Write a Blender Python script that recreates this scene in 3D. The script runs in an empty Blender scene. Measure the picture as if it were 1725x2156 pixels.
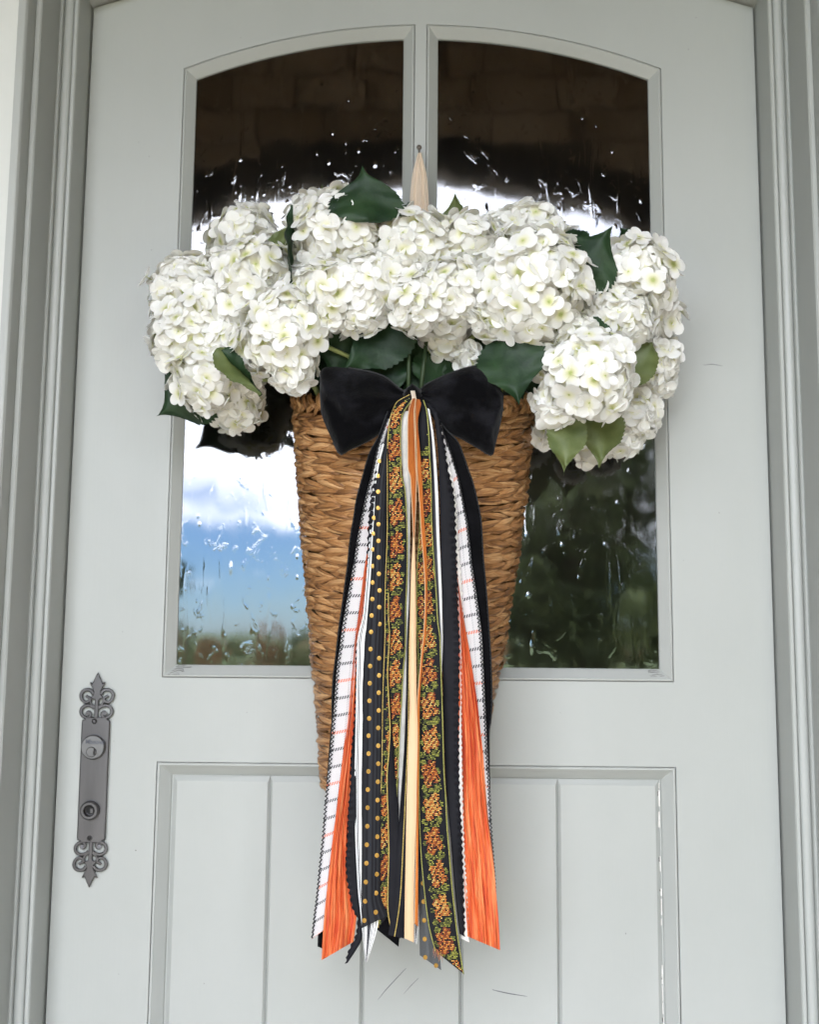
import bpy, bmesh, math, random
import numpy as np
from mathutils import Vector, Matrix, noise

random.seed(7)
rng = np.random.default_rng(7)
S = bpy.context.scene
C = S.collection
rad = math.radians

# ------------------------------------------------------------------ camera
W, H, F, DIST, CAMZ = 1725.0, 2156.0, 2156.0, 1.57, 1.30      # photo frame in working pixels, focal length, metres to the door
PITCH, ROLL, YAW = rad(6.729), rad(0.499), rad(-0.8745)
_cp, _sp, _cy, _sy = math.cos(PITCH), math.sin(PITCH), math.cos(YAW), math.sin(YAW)
_f = Vector((_sy * _cp, _cy * _cp, _sp))
_r0 = Vector((_cy, -_sy, 0))
_u0 = _r0.cross(_f)
_r = _r0 * math.cos(ROLL) + _u0 * math.sin(ROLL)
_u = -_r0 * math.sin(ROLL) + _u0 * math.cos(ROLL)
CAM = Vector((0, -DIST, CAMZ))


def at(u, v, Y=0.0):
    d = _f * F + _r * (u - W / 2) + _u * (H / 2 - v)
    return CAM + d * ((Y + DIST) / d.y)


cd = bpy.data.cameras.new('camera')
cam = bpy.data.objects.new('camera', cd)
C.objects.link(cam)
m3 = Matrix((_r, _u, -_f)).transposed()
cam.matrix_world = Matrix.Translation(CAM) @ m3.to_4x4()
cd.sensor_fit = 'HORIZONTAL'
cd.sensor_width = 36.0
cd.lens = 36.0 * F / W
cd.clip_start, cd.clip_end = 0.05, 3000
cd.dof.use_dof = True
cd.dof.focus_distance = 1.36
cd.dof.aperture_fstop = 4.5
S.camera = cam

# ------------------------------------------------------------------ light, sky, exposure
SUN_EL, SUN_AZ = rad(52), rad(20)      # the sun stands behind the house
wd = bpy.data.worlds.new('World')
S.world = wd
wd.use_nodes = True
nt = wd.node_tree
nt.nodes.clear()


def N(nt, typ, **kw):
    n = nt.nodes.new(typ)
    for k, v in kw.items():
        if k.startswith('i_'):
            key = k[2:]
            key = int(key) if key.isdigit() else key.replace('_', ' ')
            n.inputs[key].default_value = v
        else:
            setattr(n, k, v)
    return n


def ramp(nt, pts, interp='LINEAR'):
    n = nt.nodes.new('ShaderNodeValToRGB')
    n.color_ramp.interpolation = interp
    e = n.color_ramp.elements
    while len(e) > 1:
        e.remove(e[-1])
    for i, (p, c) in enumerate(pts):
        q = e[0] if i == 0 else e.new(p)
        q.position = p
        q.color = (c[0], c[1], c[2], 1) if hasattr(c, '__len__') else (c, c, c, 1)
    return n


sky = N(nt, 'ShaderNodeTexSky', sky_type='NISHITA', sun_disc=False, sun_elevation=SUN_EL, sun_rotation=SUN_AZ,
        air_density=1.0, dust_density=0.3, ozone_density=3.0, altitude=300)
tc = N(nt, 'ShaderNodeTexCoord')
sep = N(nt, 'ShaderNodeSeparateXYZ')
nt.links.new(tc.outputs['Generated'], sep.inputs[0])
addz = N(nt, 'ShaderNodeMath', operation='ADD', i_1=0.22)
nt.links.new(sep.outputs['Z'], addz.inputs[0])
dv = N(nt, 'ShaderNodeVectorMath', operation='DIVIDE')
cmb = N(nt, 'ShaderNodeCombineXYZ')
for i in range(3):
    nt.links.new(addz.outputs[0], cmb.inputs[i])
nt.links.new(tc.outputs['Generated'], dv.inputs[0])
nt.links.new(cmb.outputs[0], dv.inputs[1])
cn = N(nt, 'ShaderNodeTexNoise', i_Scale=1.15, i_Detail=7.0, i_Roughness=0.56)
mpc = N(nt, 'ShaderNodeMapping')
mpc.inputs['Location'].default_value = (4.3, 0.6, 0.0)
nt.links.new(dv.outputs[0], mpc.inputs['Vector'])
nt.links.new(mpc.outputs[0], cn.inputs['Vector'])
elev = N(nt, 'ShaderNodeMapRange', i_1=0.03, i_2=0.11, i_3=-0.24, i_4=0.15)
nt.links.new(sep.outputs['Z'], elev.inputs[0])
cadd = N(nt, 'ShaderNodeMath', operation='ADD')
nt.links.new(cn.outputs['Fac'], cadd.inputs[0])
nt.links.new(elev.outputs[0], cadd.inputs[1])
cr = ramp(nt, [(0.46, 0), (0.56, 0.75), (0.70, 1)])
nt.links.new(cadd.outputs[0], cr.inputs[0])
cmix = N(nt, 'ShaderNodeMix', data_type='RGBA')
nt.links.new(cr.outputs[0], cmix.inputs['Factor'])
blue = N(nt, 'ShaderNodeMix', data_type='RGBA', blend_type='MULTIPLY')
blue.inputs['Factor'].default_value = 1.0
blue.inputs['B'].default_value = (.46, .61, .88, 1)
nt.links.new(sky.outputs[0], blue.inputs['A'])
nt.links.new(blue.outputs['Result'], cmix.inputs['A'])
cmix.inputs['B'].default_value = (14.6, 15.0, 16.4, 1)
bg = N(nt, 'ShaderNodeBackground', i_Strength=0.13)
nt.links.new(cmix.outputs['Result'], bg.inputs['Color'])
wo = N(nt, 'ShaderNodeOutputWorld')
nt.links.new(bg.outputs[0], wo.inputs['Surface'])

sl = bpy.data.lights.new('sun', 'SUN')
sl.energy, sl.angle, sl.color = 3.0, rad(0.53), (1, 0.95, 0.87)
so = bpy.data.objects.new('sun', sl)
C.objects.link(so)
# direction towards the sun: azimuth measured from +Y
sd = Vector((math.sin(SUN_AZ) * math.cos(SUN_EL), math.cos(SUN_AZ) * math.cos(SUN_EL), math.sin(SUN_EL)))
so.rotation_euler = sd.to_track_quat('Z', 'Y').to_euler()
so.location = (0, 6, 9)

S.view_settings.view_transform = 'Standard'
S.view_settings.look = 'None'
S.view_settings.exposure = 2.42
S.view_settings.gamma = 1.0
S.view_settings.use_curve_mapping = False
S.cycles.use_denoising = True
S.cycles.max_bounces = 8
S.cycles.diffuse_bounces = 5
S.cycles.glossy_bounces = 4
S.cycles.transparent_max_bounces = 8
S.cycles.caustics_reflective = False
S.cycles.caustics_refractive = False
S.cycles.sample_clamp_indirect = 8

# ------------------------------------------------------------------ materials
MATS = {}


def new_mat(name):
    m = bpy.data.materials.new(name)
    m.use_nodes = True
    m.node_tree.nodes.clear()
    MATS[name] = m
    return m, m.node_tree


def finish(t, sh):
    o = N(t, 'ShaderNodeOutputMaterial')
    t.links.new(sh, o.inputs['Surface'])


def noise_mat(name, c1, c2, scale=8, rough=0.5, detail=5, stretch=(1, 1, 1), bump=0.0, bscale=40, metallic=0.0,
              sheen=0.0, rand=0.0, spec=0.5, coords='Object', c3=None, trans=0.0, bstretch=None, bdist=0.002, lo=.35, hi=.65):
    m, t = new_mat(name)
    co = N(t, 'ShaderNodeTexCoord')
    mp = N(t, 'ShaderNodeMapping')
    mp.inputs['Scale'].default_value = stretch
    t.links.new(co.outputs[coords], mp.inputs['Vector'])
    nz = N(t, 'ShaderNodeTexNoise', i_Scale=scale, i_Detail=detail, i_Roughness=0.6)
    t.links.new(mp.outputs[0], nz.inputs['Vector'])
    pts = [(lo, c1), (hi, c2)] if c3 is None else [(lo, c1), ((lo + hi) / 2, c2), (hi, c3)]
    rp = ramp(t, pts)
    src = nz.outputs['Fac']
    if rand:
        oi = N(t, 'ShaderNodeObjectInfo')
        gi = N(t, 'ShaderNodeNewGeometry')
        ad0 = N(t, 'ShaderNodeMath', operation='ADD')
        t.links.new(oi.outputs['Random'], ad0.inputs[0])
        t.links.new(gi.outputs['Random Per Island'], ad0.inputs[1])
        fr = N(t, 'ShaderNodeMath', operation='FRACT')
        t.links.new(ad0.outputs[0], fr.inputs[0])
        mr = N(t, 'ShaderNodeMapRange', i_3=-rand, i_4=rand)
        t.links.new(fr.outputs[0], mr.inputs[0])
        ad = N(t, 'ShaderNodeMath', operation='ADD')
        t.links.new(src, ad.inputs[0])
        t.links.new(mr.outputs[0], ad.inputs[1])
        src = ad.outputs[0]
    t.links.new(src, rp.inputs[0])
    p = N(t, 'ShaderNodeBsdfPrincipled', i_Roughness=rough, i_Metallic=metallic)
    p.inputs['Specular IOR Level'].default_value = spec
    p.inputs['Sheen Weight'].default_value = sheen
    t.links.new(rp.outputs[0], p.inputs['Base Color'])
    if bump:
        b = N(t, 'ShaderNodeBump', i_Strength=bump, i_Distance=bdist)
        nb = N(t, 'ShaderNodeTexNoise', i_Scale=bscale, i_Detail=4.0)
        mb = N(t, 'ShaderNodeMapping')
        mb.inputs['Scale'].default_value = bstretch or stretch
        t.links.new(co.outputs[coords], mb.inputs['Vector'])
        t.links.new(mb.outputs[0], nb.inputs['Vector'])
        t.links.new(nb.outputs['Fac'], b.inputs['Height'])
        t.links.new(b.outputs[0], p.inputs['Normal'])
    sh = p.outputs[0]
    if trans:
        tr = N(t, 'ShaderNodeBsdfTranslucent')
        t.links.new(rp.outputs[0], tr.inputs['Color'])
        mx = N(t, 'ShaderNodeMixShader', i_0=trans)
        t.links.new(sh, mx.inputs[1])
        t.links.new(tr.outputs[0], mx.inputs[2])
        sh = mx.outputs[0]
    finish(t, sh)
    return m


M = {}
M['paint'] = noise_mat('sage_paint', (.355, .368, .343), (.385, .397, .372), scale=3, rough=.42, bump=.22, bscale=240, bdist=.0006, stretch=(1, 1, .6), bstretch=(1, 1, .06))
M['wall'] = noise_mat('wall_paint', (.60, .61, .57), (.64, .65, .61), scale=4, rough=.55, bump=.15, bscale=180, bdist=.0008)
M['dark'] = noise_mat('hall_panelling', (.06, .045, .03), (.09, .07, .05), scale=2, rough=.9)
M['gap'] = noise_mat('joint_dirt', (.05, .048, .042), (.09, .085, .075), scale=30, rough=.9)
M['caulk'] = noise_mat('peeling_caulk', (.55, .53, .48), (.70, .69, .65), scale=60, rough=.8, bump=.5, bscale=200)
M['metal'] = noise_mat('brushed_pewter', (.075, .072, .072), (.115, .111, .111), scale=18, rough=.42, metallic=.85, bump=.1, bscale=300, bdist=.0004, stretch=(1, 1, .15))
M['metal_light'] = noise_mat('satin_steel', (.10, .099, .10), (.145, .143, .144), scale=18, rough=.36, metallic=.9)
M['black_hole'] = noise_mat('dark_hole', (.004, .004, .004), (.008, .007, .006), rough=.8)
M['engrave'] = noise_mat('engraved_ink', (.05, .055, .07), (.08, .085, .1), rough=.6)
M['straw'] = noise_mat('straw_strand', (.095, .038, .012), (.36, .17, .060), scale=260, rough=.38, stretch=(.07, 1, 1), bump=.7, bscale=300,
                       bdist=.0012, bstretch=(.05, 1, 1), rand=.20, c3=(.60, .36, .165), spec=.45, lo=.20, hi=.80)
M['straw_dark'] = noise_mat('straw_shade', (.10, .048, .018), (.20, .10, .038), scale=40, rough=.7)
M['leaf'] = noise_mat('dark_leaf', (.008, .024, .009), (.020, .048, .017), scale=26, rough=.52, rand=.1, bump=.7, bscale=60, bdist=.002, spec=.28)
M['olive'] = noise_mat('olive_leaf', (.085, .115, .032), (.14, .17, .055), scale=26, rough=.55, rand=.05, bump=.25, bscale=90, bdist=.001, trans=.12)
M['vein'] = noise_mat('leaf_vein', (.035, .075, .028), (.06, .11, .045), rough=.5)
M['vein_pale'] = noise_mat('pale_vein', (.20, .23, .09), (.26, .28, .12), rough=.5)
M['stem'] = noise_mat('green_stem', (.02, .04, .012), (.05, .08, .025), scale=20, rough=.6)
M['stalk'] = noise_mat('flower_stalk', (.12, .16, .04), (.25, .28, .09), scale=20, rough=.6)
M['velvet'] = noise_mat('black_velvet', (.0018, .0018, .002), (.005, .005, .006), scale=25, rough=.95, sheen=.08, spec=.05, bump=.4, bscale=300)
M['bow_velvet'] = noise_mat('bow_velvet', (.0012, .0012, .0016), (.020, .020, .024), scale=14, rough=.85, sheen=.08, lo=.46, hi=.78, spec=.05, bump=.5, bscale=180)  # paler noise patches put the velvet's sheen into the base colour
M['satin'] = noise_mat('black_satin', (.004, .004, .006), (.008, .008, .011), scale=12, rough=.62, spec=.16, bump=.1, bscale=500, bdist=.0003)
M['stitch'] = noise_mat('black_stitch', (.004, .004, .0045), (.012, .012, .013), scale=500, rough=.5)
M['orange_velvet'] = noise_mat('rust_velvet', (.30, .075, .008), (.52, .15, .02), scale=30, rough=.7, sheen=.3, stretch=(1, 1, .2), spec=.2)
M['cream'] = noise_mat('cream_satin', (.66, .43, .24), (.72, .50, .30), scale=12, rough=.5, stretch=(1, 1, .2))
M['peach'] = noise_mat('peach_ribbon', (.72, .58, .44), (.84, .72, .58), scale=14, rough=.5, stretch=(1, 1, .1), trans=.1)
M['gold'] = noise_mat('gold_foil', (.22, .125, .022), (.36, .21, .05), scale=90, rough=.3, metallic=.75)
M['goldthread'] = noise_mat('gold_thread', (.30, .20, .03), (.85, .66, .22), scale=700, rough=.4, metallic=.4)
M['greenthread'] = noise_mat('green_gold_thread', (.16, .17, .03), (.45, .44, .12), scale=700, rough=.5)
M['crinkle'] = noise_mat('orange_crinkle', (.50, .050, .016), (.70, .15, .04), scale=2.2, rough=.55, coords='UV', stretch=(4.5, .32, 1), c3=(.80, .31, .12), trans=.12, lo=.36, hi=.66, detail=8)  # red and peach streaks paint fold shade and highlights into the colour
M['lace'] = noise_mat('lace_cotton', (.62, .60, .55), (.75, .73, .68), scale=80, rough=.8)
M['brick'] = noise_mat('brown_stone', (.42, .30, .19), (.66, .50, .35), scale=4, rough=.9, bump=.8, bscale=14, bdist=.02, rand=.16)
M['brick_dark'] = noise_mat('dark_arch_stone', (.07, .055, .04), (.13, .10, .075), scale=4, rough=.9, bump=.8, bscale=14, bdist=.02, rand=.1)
M['mortar'] = noise_mat('mortar', (.16, .13, .10), (.22, .18, .14), scale=10, rough=.95)
M['ceiling'] = noise_mat('porch_ceiling_board', (.34, .215, .10), (.42, .27, .13), scale=4, rough=.7)
M['stone'] = noise_mat('porch_stone', (.44, .41, .36), (.56, .53, .47), scale=3, rough=.8, bump=.3, bscale=30)
M['lawn'] = noise_mat('lawn_grass', (.035, .06, .016), (.07, .105, .03), scale=.8, rough=.95, bump=.6, bscale=30, bdist=.05)
M['path'] = noise_mat('bounce_gravel', (.26, .22, .15), (.34, .29, .21), scale=6, rough=.9)
M['bark'] = noise_mat('bark', (.05, .035, .022), (.10, .075, .05), scale=6, rough=.9, bump=.6, bscale=20, bdist=.02)
M['foliage'] = noise_mat('tree_foliage', (.024, .042, .012), (.085, .115, .036), scale=1.2, rough=.7, rand=.22, trans=.25)
M['far_foliage'] = noise_mat('far_foliage', (.06, .085, .03), (.12, .14, .06), scale=.3, rough=.8, rand=.2, trans=.2)
M['foliage_rust'] = noise_mat('autumn_foliage', (.16, .08, .035), (.24, .15, .07), scale=1.2, rough=.7, rand=.22, trans=.2)
M['roof'] = noise_mat('roof_shingle', (.06, .055, .05), (.10, .09, .085), scale=6, rough=.9)
M['nail'] = noise_mat('nail_steel', (.20, .17, .14), (.30, .26, .22), rough=.4, metallic=.8)


def petal_mat():
    m, t = new_mat('hydrangea_petal')
    uv = N(t, 'ShaderNodeUVMap', uv_map='UVMap')
    sx = N(t, 'ShaderNodeSeparateXYZ')
    t.links.new(uv.outputs[0], sx.inputs[0])
    oi = N(t, 'ShaderNodeObjectInfo')
    mr = N(t, 'ShaderNodeMapRange', i_3=-.13, i_4=.12)
    t.links.new(oi.outputs['Random'], mr.inputs[0])
    ad = N(t, 'ShaderNodeMath', operation='ADD')
    t.links.new(sx.outputs[0], ad.inputs[0])
    t.links.new(mr.outputs[0], ad.inputs[1])
    rp = ramp(t, [(0.0, (.52, .58, .22)), (.10, (.70, .70, .38)), (.28, (.87, .86, .66)), (.52, (.91, .902, .85)), (1, (.92, .915, .885))])
    t.links.new(ad.outputs[0], rp.inputs[0])
    p = N(t, 'ShaderNodeBsdfPrincipled', i_Roughness=.55)
    p.inputs['Specular IOR Level'].default_value = .3
    t.links.new(rp.outputs[0], p.inputs['Base Color'])
    co = N(t, 'ShaderNodeMapping')
    co.inputs['Scale'].default_value = (3, 60, 1)
    t.links.new(uv.outputs[0], co.inputs['Vector'])
    nz = N(t, 'ShaderNodeTexNoise', i_Scale=1.0, i_Detail=3.0)
    t.links.new(co.outputs[0], nz.inputs['Vector'])
    b = N(t, 'ShaderNodeBump', i_Strength=.35, i_Distance=.0006)
    t.links.new(nz.outputs['Fac'], b.inputs['Height'])
    t.links.new(b.outputs[0], p.inputs['Normal'])
    tr = N(t, 'ShaderNodeBsdfTranslucent')
    t.links.new(rp.outputs[0], tr.inputs['Color'])
    mx = N(t, 'ShaderNodeMixShader', i_0=.28)
    t.links.new(p.outputs[0], mx.inputs[1])
    t.links.new(tr.outputs[0], mx.inputs[2])
    finish(t, mx.outputs[0])
    return m


M['petal'] = petal_mat()


def glass_mat():
    m, t = new_mat('old_wavy_glass')
    co = N(t, 'ShaderNodeTexCoord')

    def mapped(sc, loc=(0, 0, 0), rot=(0, 0, 0)):
        mp = N(t, 'ShaderNodeMapping')
        mp.inputs['Scale'].default_value = sc
        mp.inputs['Location'].default_value = loc
        mp.inputs['Rotation'].default_value = rot
        t.links.new(co.outputs['Object'], mp.inputs['Vector'])
        return mp.outputs[0]

    def mth(op, a, b):
        n = N(t, 'ShaderNodeMath', operation=op)
        for i, x in enumerate((a, b)):
            if isinstance(x, (int, float)):
                n.inputs[i].default_value = x
            else:
                t.links.new(x, n.inputs[i])
        return n.outputs[0]
    hgt = None

    def add(x, k):
        nonlocal hgt
        y = mth('MULTIPLY', x, k)
        hgt = y if hgt is None else mth('ADD', hgt, y)
    # broad waves and vertical drips of hand made glass
    n1 = N(t, 'ShaderNodeTexNoise', i_Scale=1.0, i_Detail=2.0)
    t.links.new(mapped((9, 9, 4)), n1.inputs['Vector'])
    add(n1.outputs['Fac'], 1.0)
    n2 = N(t, 'ShaderNodeTexNoise', i_Scale=1.0, i_Detail=2.0, i_Distortion=.6)
    t.links.new(mapped((60, 60, 7)), n2.inputs['Vector'])
    r2 = N(t, 'ShaderNodeMapRange', interpolation_type='SMOOTHSTEP', i_1=.60, i_2=.82)
    t.links.new(n2.outputs['Fac'], r2.inputs[0])
    add(r2.outputs[0], 0.16)
    n3 = N(t, 'ShaderNodeTexNoise', i_Scale=1.0, i_Detail=3.0, i_Distortion=1.2)
    t.links.new(mapped((46, 46, 30), (7, 2, 9)), n3.inputs['Vector'])
    r3 = N(t, 'ShaderNodeMapRange', interpolation_type='SMOOTHSTEP', i_1=.58, i_2=.80)
    t.links.new(n3.outputs['Fac'], r3.inputs[0])
    add(r3.outputs[0], 0.12)
    # seeds and droplets: dents in some cells only
    for sc, loc, rr, keep, k in (((24, 24, 17), (0, 0, 0), .11, .62, .32), ((46, 46, 30), (3, 1, 2), .16, .58, .24), ((30, 30, 8), (1, 5, 3), .11, .62, .28)):
        vo = N(t, 'ShaderNodeTexVoronoi', i_Scale=1.0)
        t.links.new(mapped(sc, loc), vo.inputs['Vector'])
        mr = N(t, 'ShaderNodeMapRange', interpolation_type='SMOOTHSTEP', i_1=0.0, i_2=rr, i_3=1.0, i_4=0.0)
        t.links.new(vo.outputs['Distance'], mr.inputs[0])
        sx = N(t, 'ShaderNodeSeparateXYZ')
        t.links.new(vo.outputs['Color'], sx.inputs[0])
        st = mth('GREATER_THAN', sx.outputs[0], keep)
        add(mth('MULTIPLY', mr.outputs[0], st), k)
    b = N(t, 'ShaderNodeBump', i_Strength=1.0, i_Distance=.0011)
    t.links.new(hgt, b.inputs['Height'])
    gl = N(t, 'ShaderNodeBsdfGlossy', i_Roughness=.042)
    gl.inputs['Color'].default_value = (.97, .985, 1, 1)
    t.links.new(b.outputs[0], gl.inputs['Normal'])
    tr = N(t, 'ShaderNodeBsdfTransparent')
    tr.inputs['Color'].default_value = (.84, .88, .86, 1)
    fr = N(t, 'ShaderNodeFresnel', i_IOR=2.25)
    mx = N(t, 'ShaderNodeMixShader')
    t.links.new(fr.outputs[0], mx.inputs[0])
    t.links.new(tr.outputs[0], mx.inputs[1])
    t.links.new(gl.outputs[0], mx.inputs[2])
    finish(t, mx.outputs[0])
    return m


M['glass'] = glass_mat()


def uv_stripes(name, bands, base_rough=.5, period=None, weave=900, alpha=1.0):
    """flat woven stripes across the ribbon; bands = [(pos, colour)] in U"""
    m, t = new_mat(name)
    uv = N(t, 'ShaderNodeUVMap', uv_map='UVMap')
    sx = N(t, 'ShaderNodeSeparateXYZ')
    t.links.new(uv.outputs[0], sx.inputs[0])
    rp = ramp(t, bands, 'CONSTANT')
    t.links.new(sx.outputs[0], rp.inputs[0])
    p = N(t, 'ShaderNodeBsdfPrincipled', i_Roughness=base_rough)
    t.links.new(rp.outputs[0], p.inputs['Base Color'])
    p.inputs['Specular IOR Level'].default_value = .2
    if alpha < 1:
        p.inputs['Alpha'].default_value = alpha
    finish(t, p.outputs[0])
    return m


BK, WH, GR = (.010, .010, .014), (.78, .78, .76), (.05, .05, .058)
M['striped'] = uv_stripes('black_white_stripe', [(0, WH), (.05, BK), (.08, WH), (.11, BK), (.15, WH), (.30, BK), (.33, WH), (.36, BK), (.42, GR), (.5, BK),
                                                 (.56, WH), (.6, BK), (.64, WH), (.7, BK), (.74, WH), (.86, BK), (.9, WH)])
M['striped_right'] = uv_stripes('black_edge_white_stripe', [(0, BK), (.22, GR), (.34, BK), (.48, (.20, .20, .21)), (.58, WH), (.93, BK)])
M['sheer'] = uv_stripes('sheer_black_stripe', [(0, (.008, .008, .010)), (.12, (.013, .014, .017)), (.22, (.006, .006, .008)), (.32, (.019, .020, .024)), (.5, (.007, .007, .009)),
                                               (.62, (.019, .020, .024)), (.68, (.006, .006, .008)), (.8, (.015, .016, .019)), (.86, (.007, .007, .009))], base_rough=.7, alpha=.97)
M['sheer_pale'] = uv_stripes('sheer_grey', [(0, (.03, .032, .037)), (.3, (.045, .048, .054)), (.45, (.022, .024, .028)), (.6, (.04, .043, .05))], alpha=.82)


def plaid_mat():
    m, t = new_mat('white_tweed_plaid')
    uv = N(t, 'ShaderNodeUVMap', uv_map='UVMap')
    sx = N(t, 'ShaderNodeSeparateXYZ')
    t.links.new(uv.outputs[0], sx.inputs[0])

    def mth(op, a, b):
        n = N(t, 'ShaderNodeMath', operation=op)
        for i, x in enumerate((a, b)):
            if isinstance(x, (int, float)):
                n.inputs[i].default_value = x
            else:
                t.links.new(x, n.inputs[i])
        return n.outputs[0]
    v = sx.outputs[1]      # along the ribbon, one unit = one line spacing
    u = sx.outputs[0]      # across, cm
    fr = mth('FRACT', v, 0)
    line = mth('LESS_THAN', mth('ABSOLUTE', mth('SUBTRACT', fr, .5), 0), .09)
    dash = mth('GREATER_THAN', mth('FRACT', mth('ADD', mth('MULTIPLY', u, 3.1), mth('MULTIPLY', fr, 3.0)), 0), .42)
    line = mth('MULTIPLY', line, dash)
    third = mth('LESS_THAN', mth('FRACT', mth('DIVIDE', mth('FLOOR', v, 0), 3.0), 0), .2)
    uline = mth('LESS_THAN', mth('ABSOLUTE', mth('SUBTRACT', mth('FRACT', mth('MULTIPLY', u, .75), 0), .28), 0), .07)
    ud = mth('GREATER_THAN', mth('FRACT', mth('ADD', mth('MULTIPLY', v, 7.0), mth('MULTIPLY', u, 3.0)), 0), .55)
    uline = mth('MULTIPLY', uline, ud)
    mp = N(t, 'ShaderNodeMapping')
    mp.inputs['Scale'].default_value = (24, 40, 1)
    mp.inputs['Rotation'].default_value = (0, 0, .5)
    t.links.new(uv.outputs[0], mp.inputs['Vector'])
    nz = N(t, 'ShaderNodeTexNoise', i_Scale=1.0, i_Detail=3.0)
    t.links.new(mp.outputs[0], nz.inputs['Vector'])
    rp = ramp(t, [(.3, (.40, .385, .38)), (.5, (.60, .58, .575)), (.7, (.70, .68, .67))])
    t.links.new(nz.outputs['Fac'], rp.inputs[0])
    cc = N(t, 'ShaderNodeMix', data_type='RGBA')
    cc.inputs['A'].default_value = (.03, .03, .035, 1)
    cc.inputs['B'].default_value = (.62, .14, .06, 1)
    t.links.new(third, cc.inputs['Factor'])
    m0 = N(t, 'ShaderNodeMix', data_type='RGBA')
    t.links.new(mth('MULTIPLY', uline, .75), m0.inputs['Factor'])
    t.links.new(rp.outputs[0], m0.inputs['A'])
    m0.inputs['B'].default_value = (.30, .30, .31, 1)
    m1 = N(t, 'ShaderNodeMix', data_type='RGBA')
    t.links.new(line, m1.inputs['Factor'])
    t.links.new(m0.outputs['Result'], m1.inputs['A'])
    t.links.new(cc.outputs['Result'], m1.inputs['B'])
    p = N(t, 'ShaderNodeBsdfPrincipled', i_Roughness=.85)
    t.links.new(m1.outputs['Result'], p.inputs['Base Color'])
    b = N(t, 'ShaderNodeBump', i_Strength=.6, i_Distance=.0008)
    t.links.new(nz.outputs['Fac'], b.inputs['Height'])
    t.links.new(b.outputs[0], p.inputs['Normal'])
    finish(t, p.outputs[0])
    return m


M['plaid'] = plaid_mat()


def vcol_mat(name, rough=.7):
    m, t = new_mat(name)
    a = N(t, 'ShaderNodeVertexColor', layer_name='Col')
    p = N(t, 'ShaderNodeBsdfPrincipled', i_Roughness=rough)
    t.links.new(a.outputs[0], p.inputs['Base Color'])
    finish(t, p.outputs[0])
    return m


M['embroidery'] = vcol_mat('embroidery_thread')

# ------------------------------------------------------------------ mesh helpers


def put(o, parent=None):
    C.objects.link(o)
    if parent is not None:
        o.parent = parent
        root = parent
        off = Vector((0, 0, 0))
        while root is not None:
            off = off + Vector(root.location)
            root = root.parent
        o.matrix_parent_inverse = Matrix.Translation(-off)
    return o


def data(name, verts, faces, mat, smooth=True, uvs=None, cols=None):
    me = bpy.data.meshes.new(name)
    me.from_pydata([tuple(v) for v in verts], [], faces)
    if mat is not None:
        me.materials.append(mat)
    n = len(me.polygons)
    me.polygons.foreach_set('use_smooth', [smooth] * n)
    if uvs is not None or cols is not None:
        li = np.empty(len(me.loops), dtype=np.int32)
        me.loops.foreach_get('vertex_index', li)
    if uvs is not None:
        l = me.uv_layers.new(name='UVMap')
        l.data.foreach_set('uv', np.asarray(uvs, dtype=np.float32)[li].ravel())
    if cols is not None:
        a = me.color_attributes.new('Col', 'FLOAT_COLOR', 'POINT')
        cc = np.ones((len(verts), 4), dtype=np.float32)
        cc[:, :3] = cols
        a.data.foreach_set('color', cc.ravel())
    me.update()
    return me


def part(name, verts, faces, mat, parent=None, smooth=True, uvs=None, cols=None, kind=None):
    o = bpy.data.objects.new(name, data(name, verts, faces, mat, smooth, uvs, cols))
    if kind:
        o['kind'] = kind
    return put(o, parent)


def tag(o, label, cat, group=None):
    o['label'], o['category'] = label, cat
    if group:
        o['group'] = group
    return o


def thing(name, label, cat, loc=(0, 0, 0), group=None):
    o = bpy.data.objects.new(name, None)
    o.location = loc
    o.empty_display_size = .1
    C.objects.link(o)
    return tag(o, label, cat, group)


class MB:
    def __init__(s):
        s.v, s.f = [], []

    def add(s, verts, faces):
        k = len(s.v)
        s.v += [tuple(v) for v in verts]
        s.f += [tuple(i + k for i in f) for f in faces]

    def box(s, a, b):
        x0, y0, z0 = a
        x1, y1, z1 = b
        s.add([(x0, y0, z0), (x1, y0, z0), (x1, y1, z0), (x0, y1, z0), (x0, y0, z1), (x1, y0, z1), (x1, y1, z1), (x0, y1, z1)],
              [(0, 3, 2, 1), (4, 5, 6, 7), (0, 1, 5, 4), (1, 2, 6, 5), (2, 3, 7, 6), (3, 0, 4, 7)])

    def tube(s, pts, rads, n=6, cap=True):
        pts = [Vector(p) for p in pts]
        k = len(s.v)
        for i, p in enumerate(pts):
            d = (pts[min(i + 1, len(pts) - 1)] - pts[max(i - 1, 0)]).normalized()
            a = d.cross(Vector((0, 0, 1)) if abs(d.z) < .9 else Vector((1, 0, 0))).normalized()
            b = d.cross(a)
            r = rads[i] if hasattr(rads, '__len__') else rads
            for j in range(n):
                t = 2 * math.pi * j / n
                s.v.append(tuple(p + a * (r * math.cos(t)) + b * (r * math.sin(t))))
        for i in range(len(pts) - 1):
            for j in range(n):
                s.f.append((k + i * n + j, k + i * n + (j + 1) % n, k + (i + 1) * n + (j + 1) % n, k + (i + 1) * n + j))
        if cap:
            s.f.append(tuple(k + j for j in range(n))[::-1])
            s.f.append(tuple(k + (len(pts) - 1) * n + j for j in range(n)))

    def build(s, name, mat, parent=None, smooth=True, kind=None):
        return part(name, s.v, s.f, mat, parent, smooth, kind=kind)


def grid_faces(nu, nv):
    return [(i * nv + j, (i + 1) * nv + j, (i + 1) * nv + j + 1, i * nv + j + 1) for i in range(nu - 1) for j in range(nv - 1)]


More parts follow.
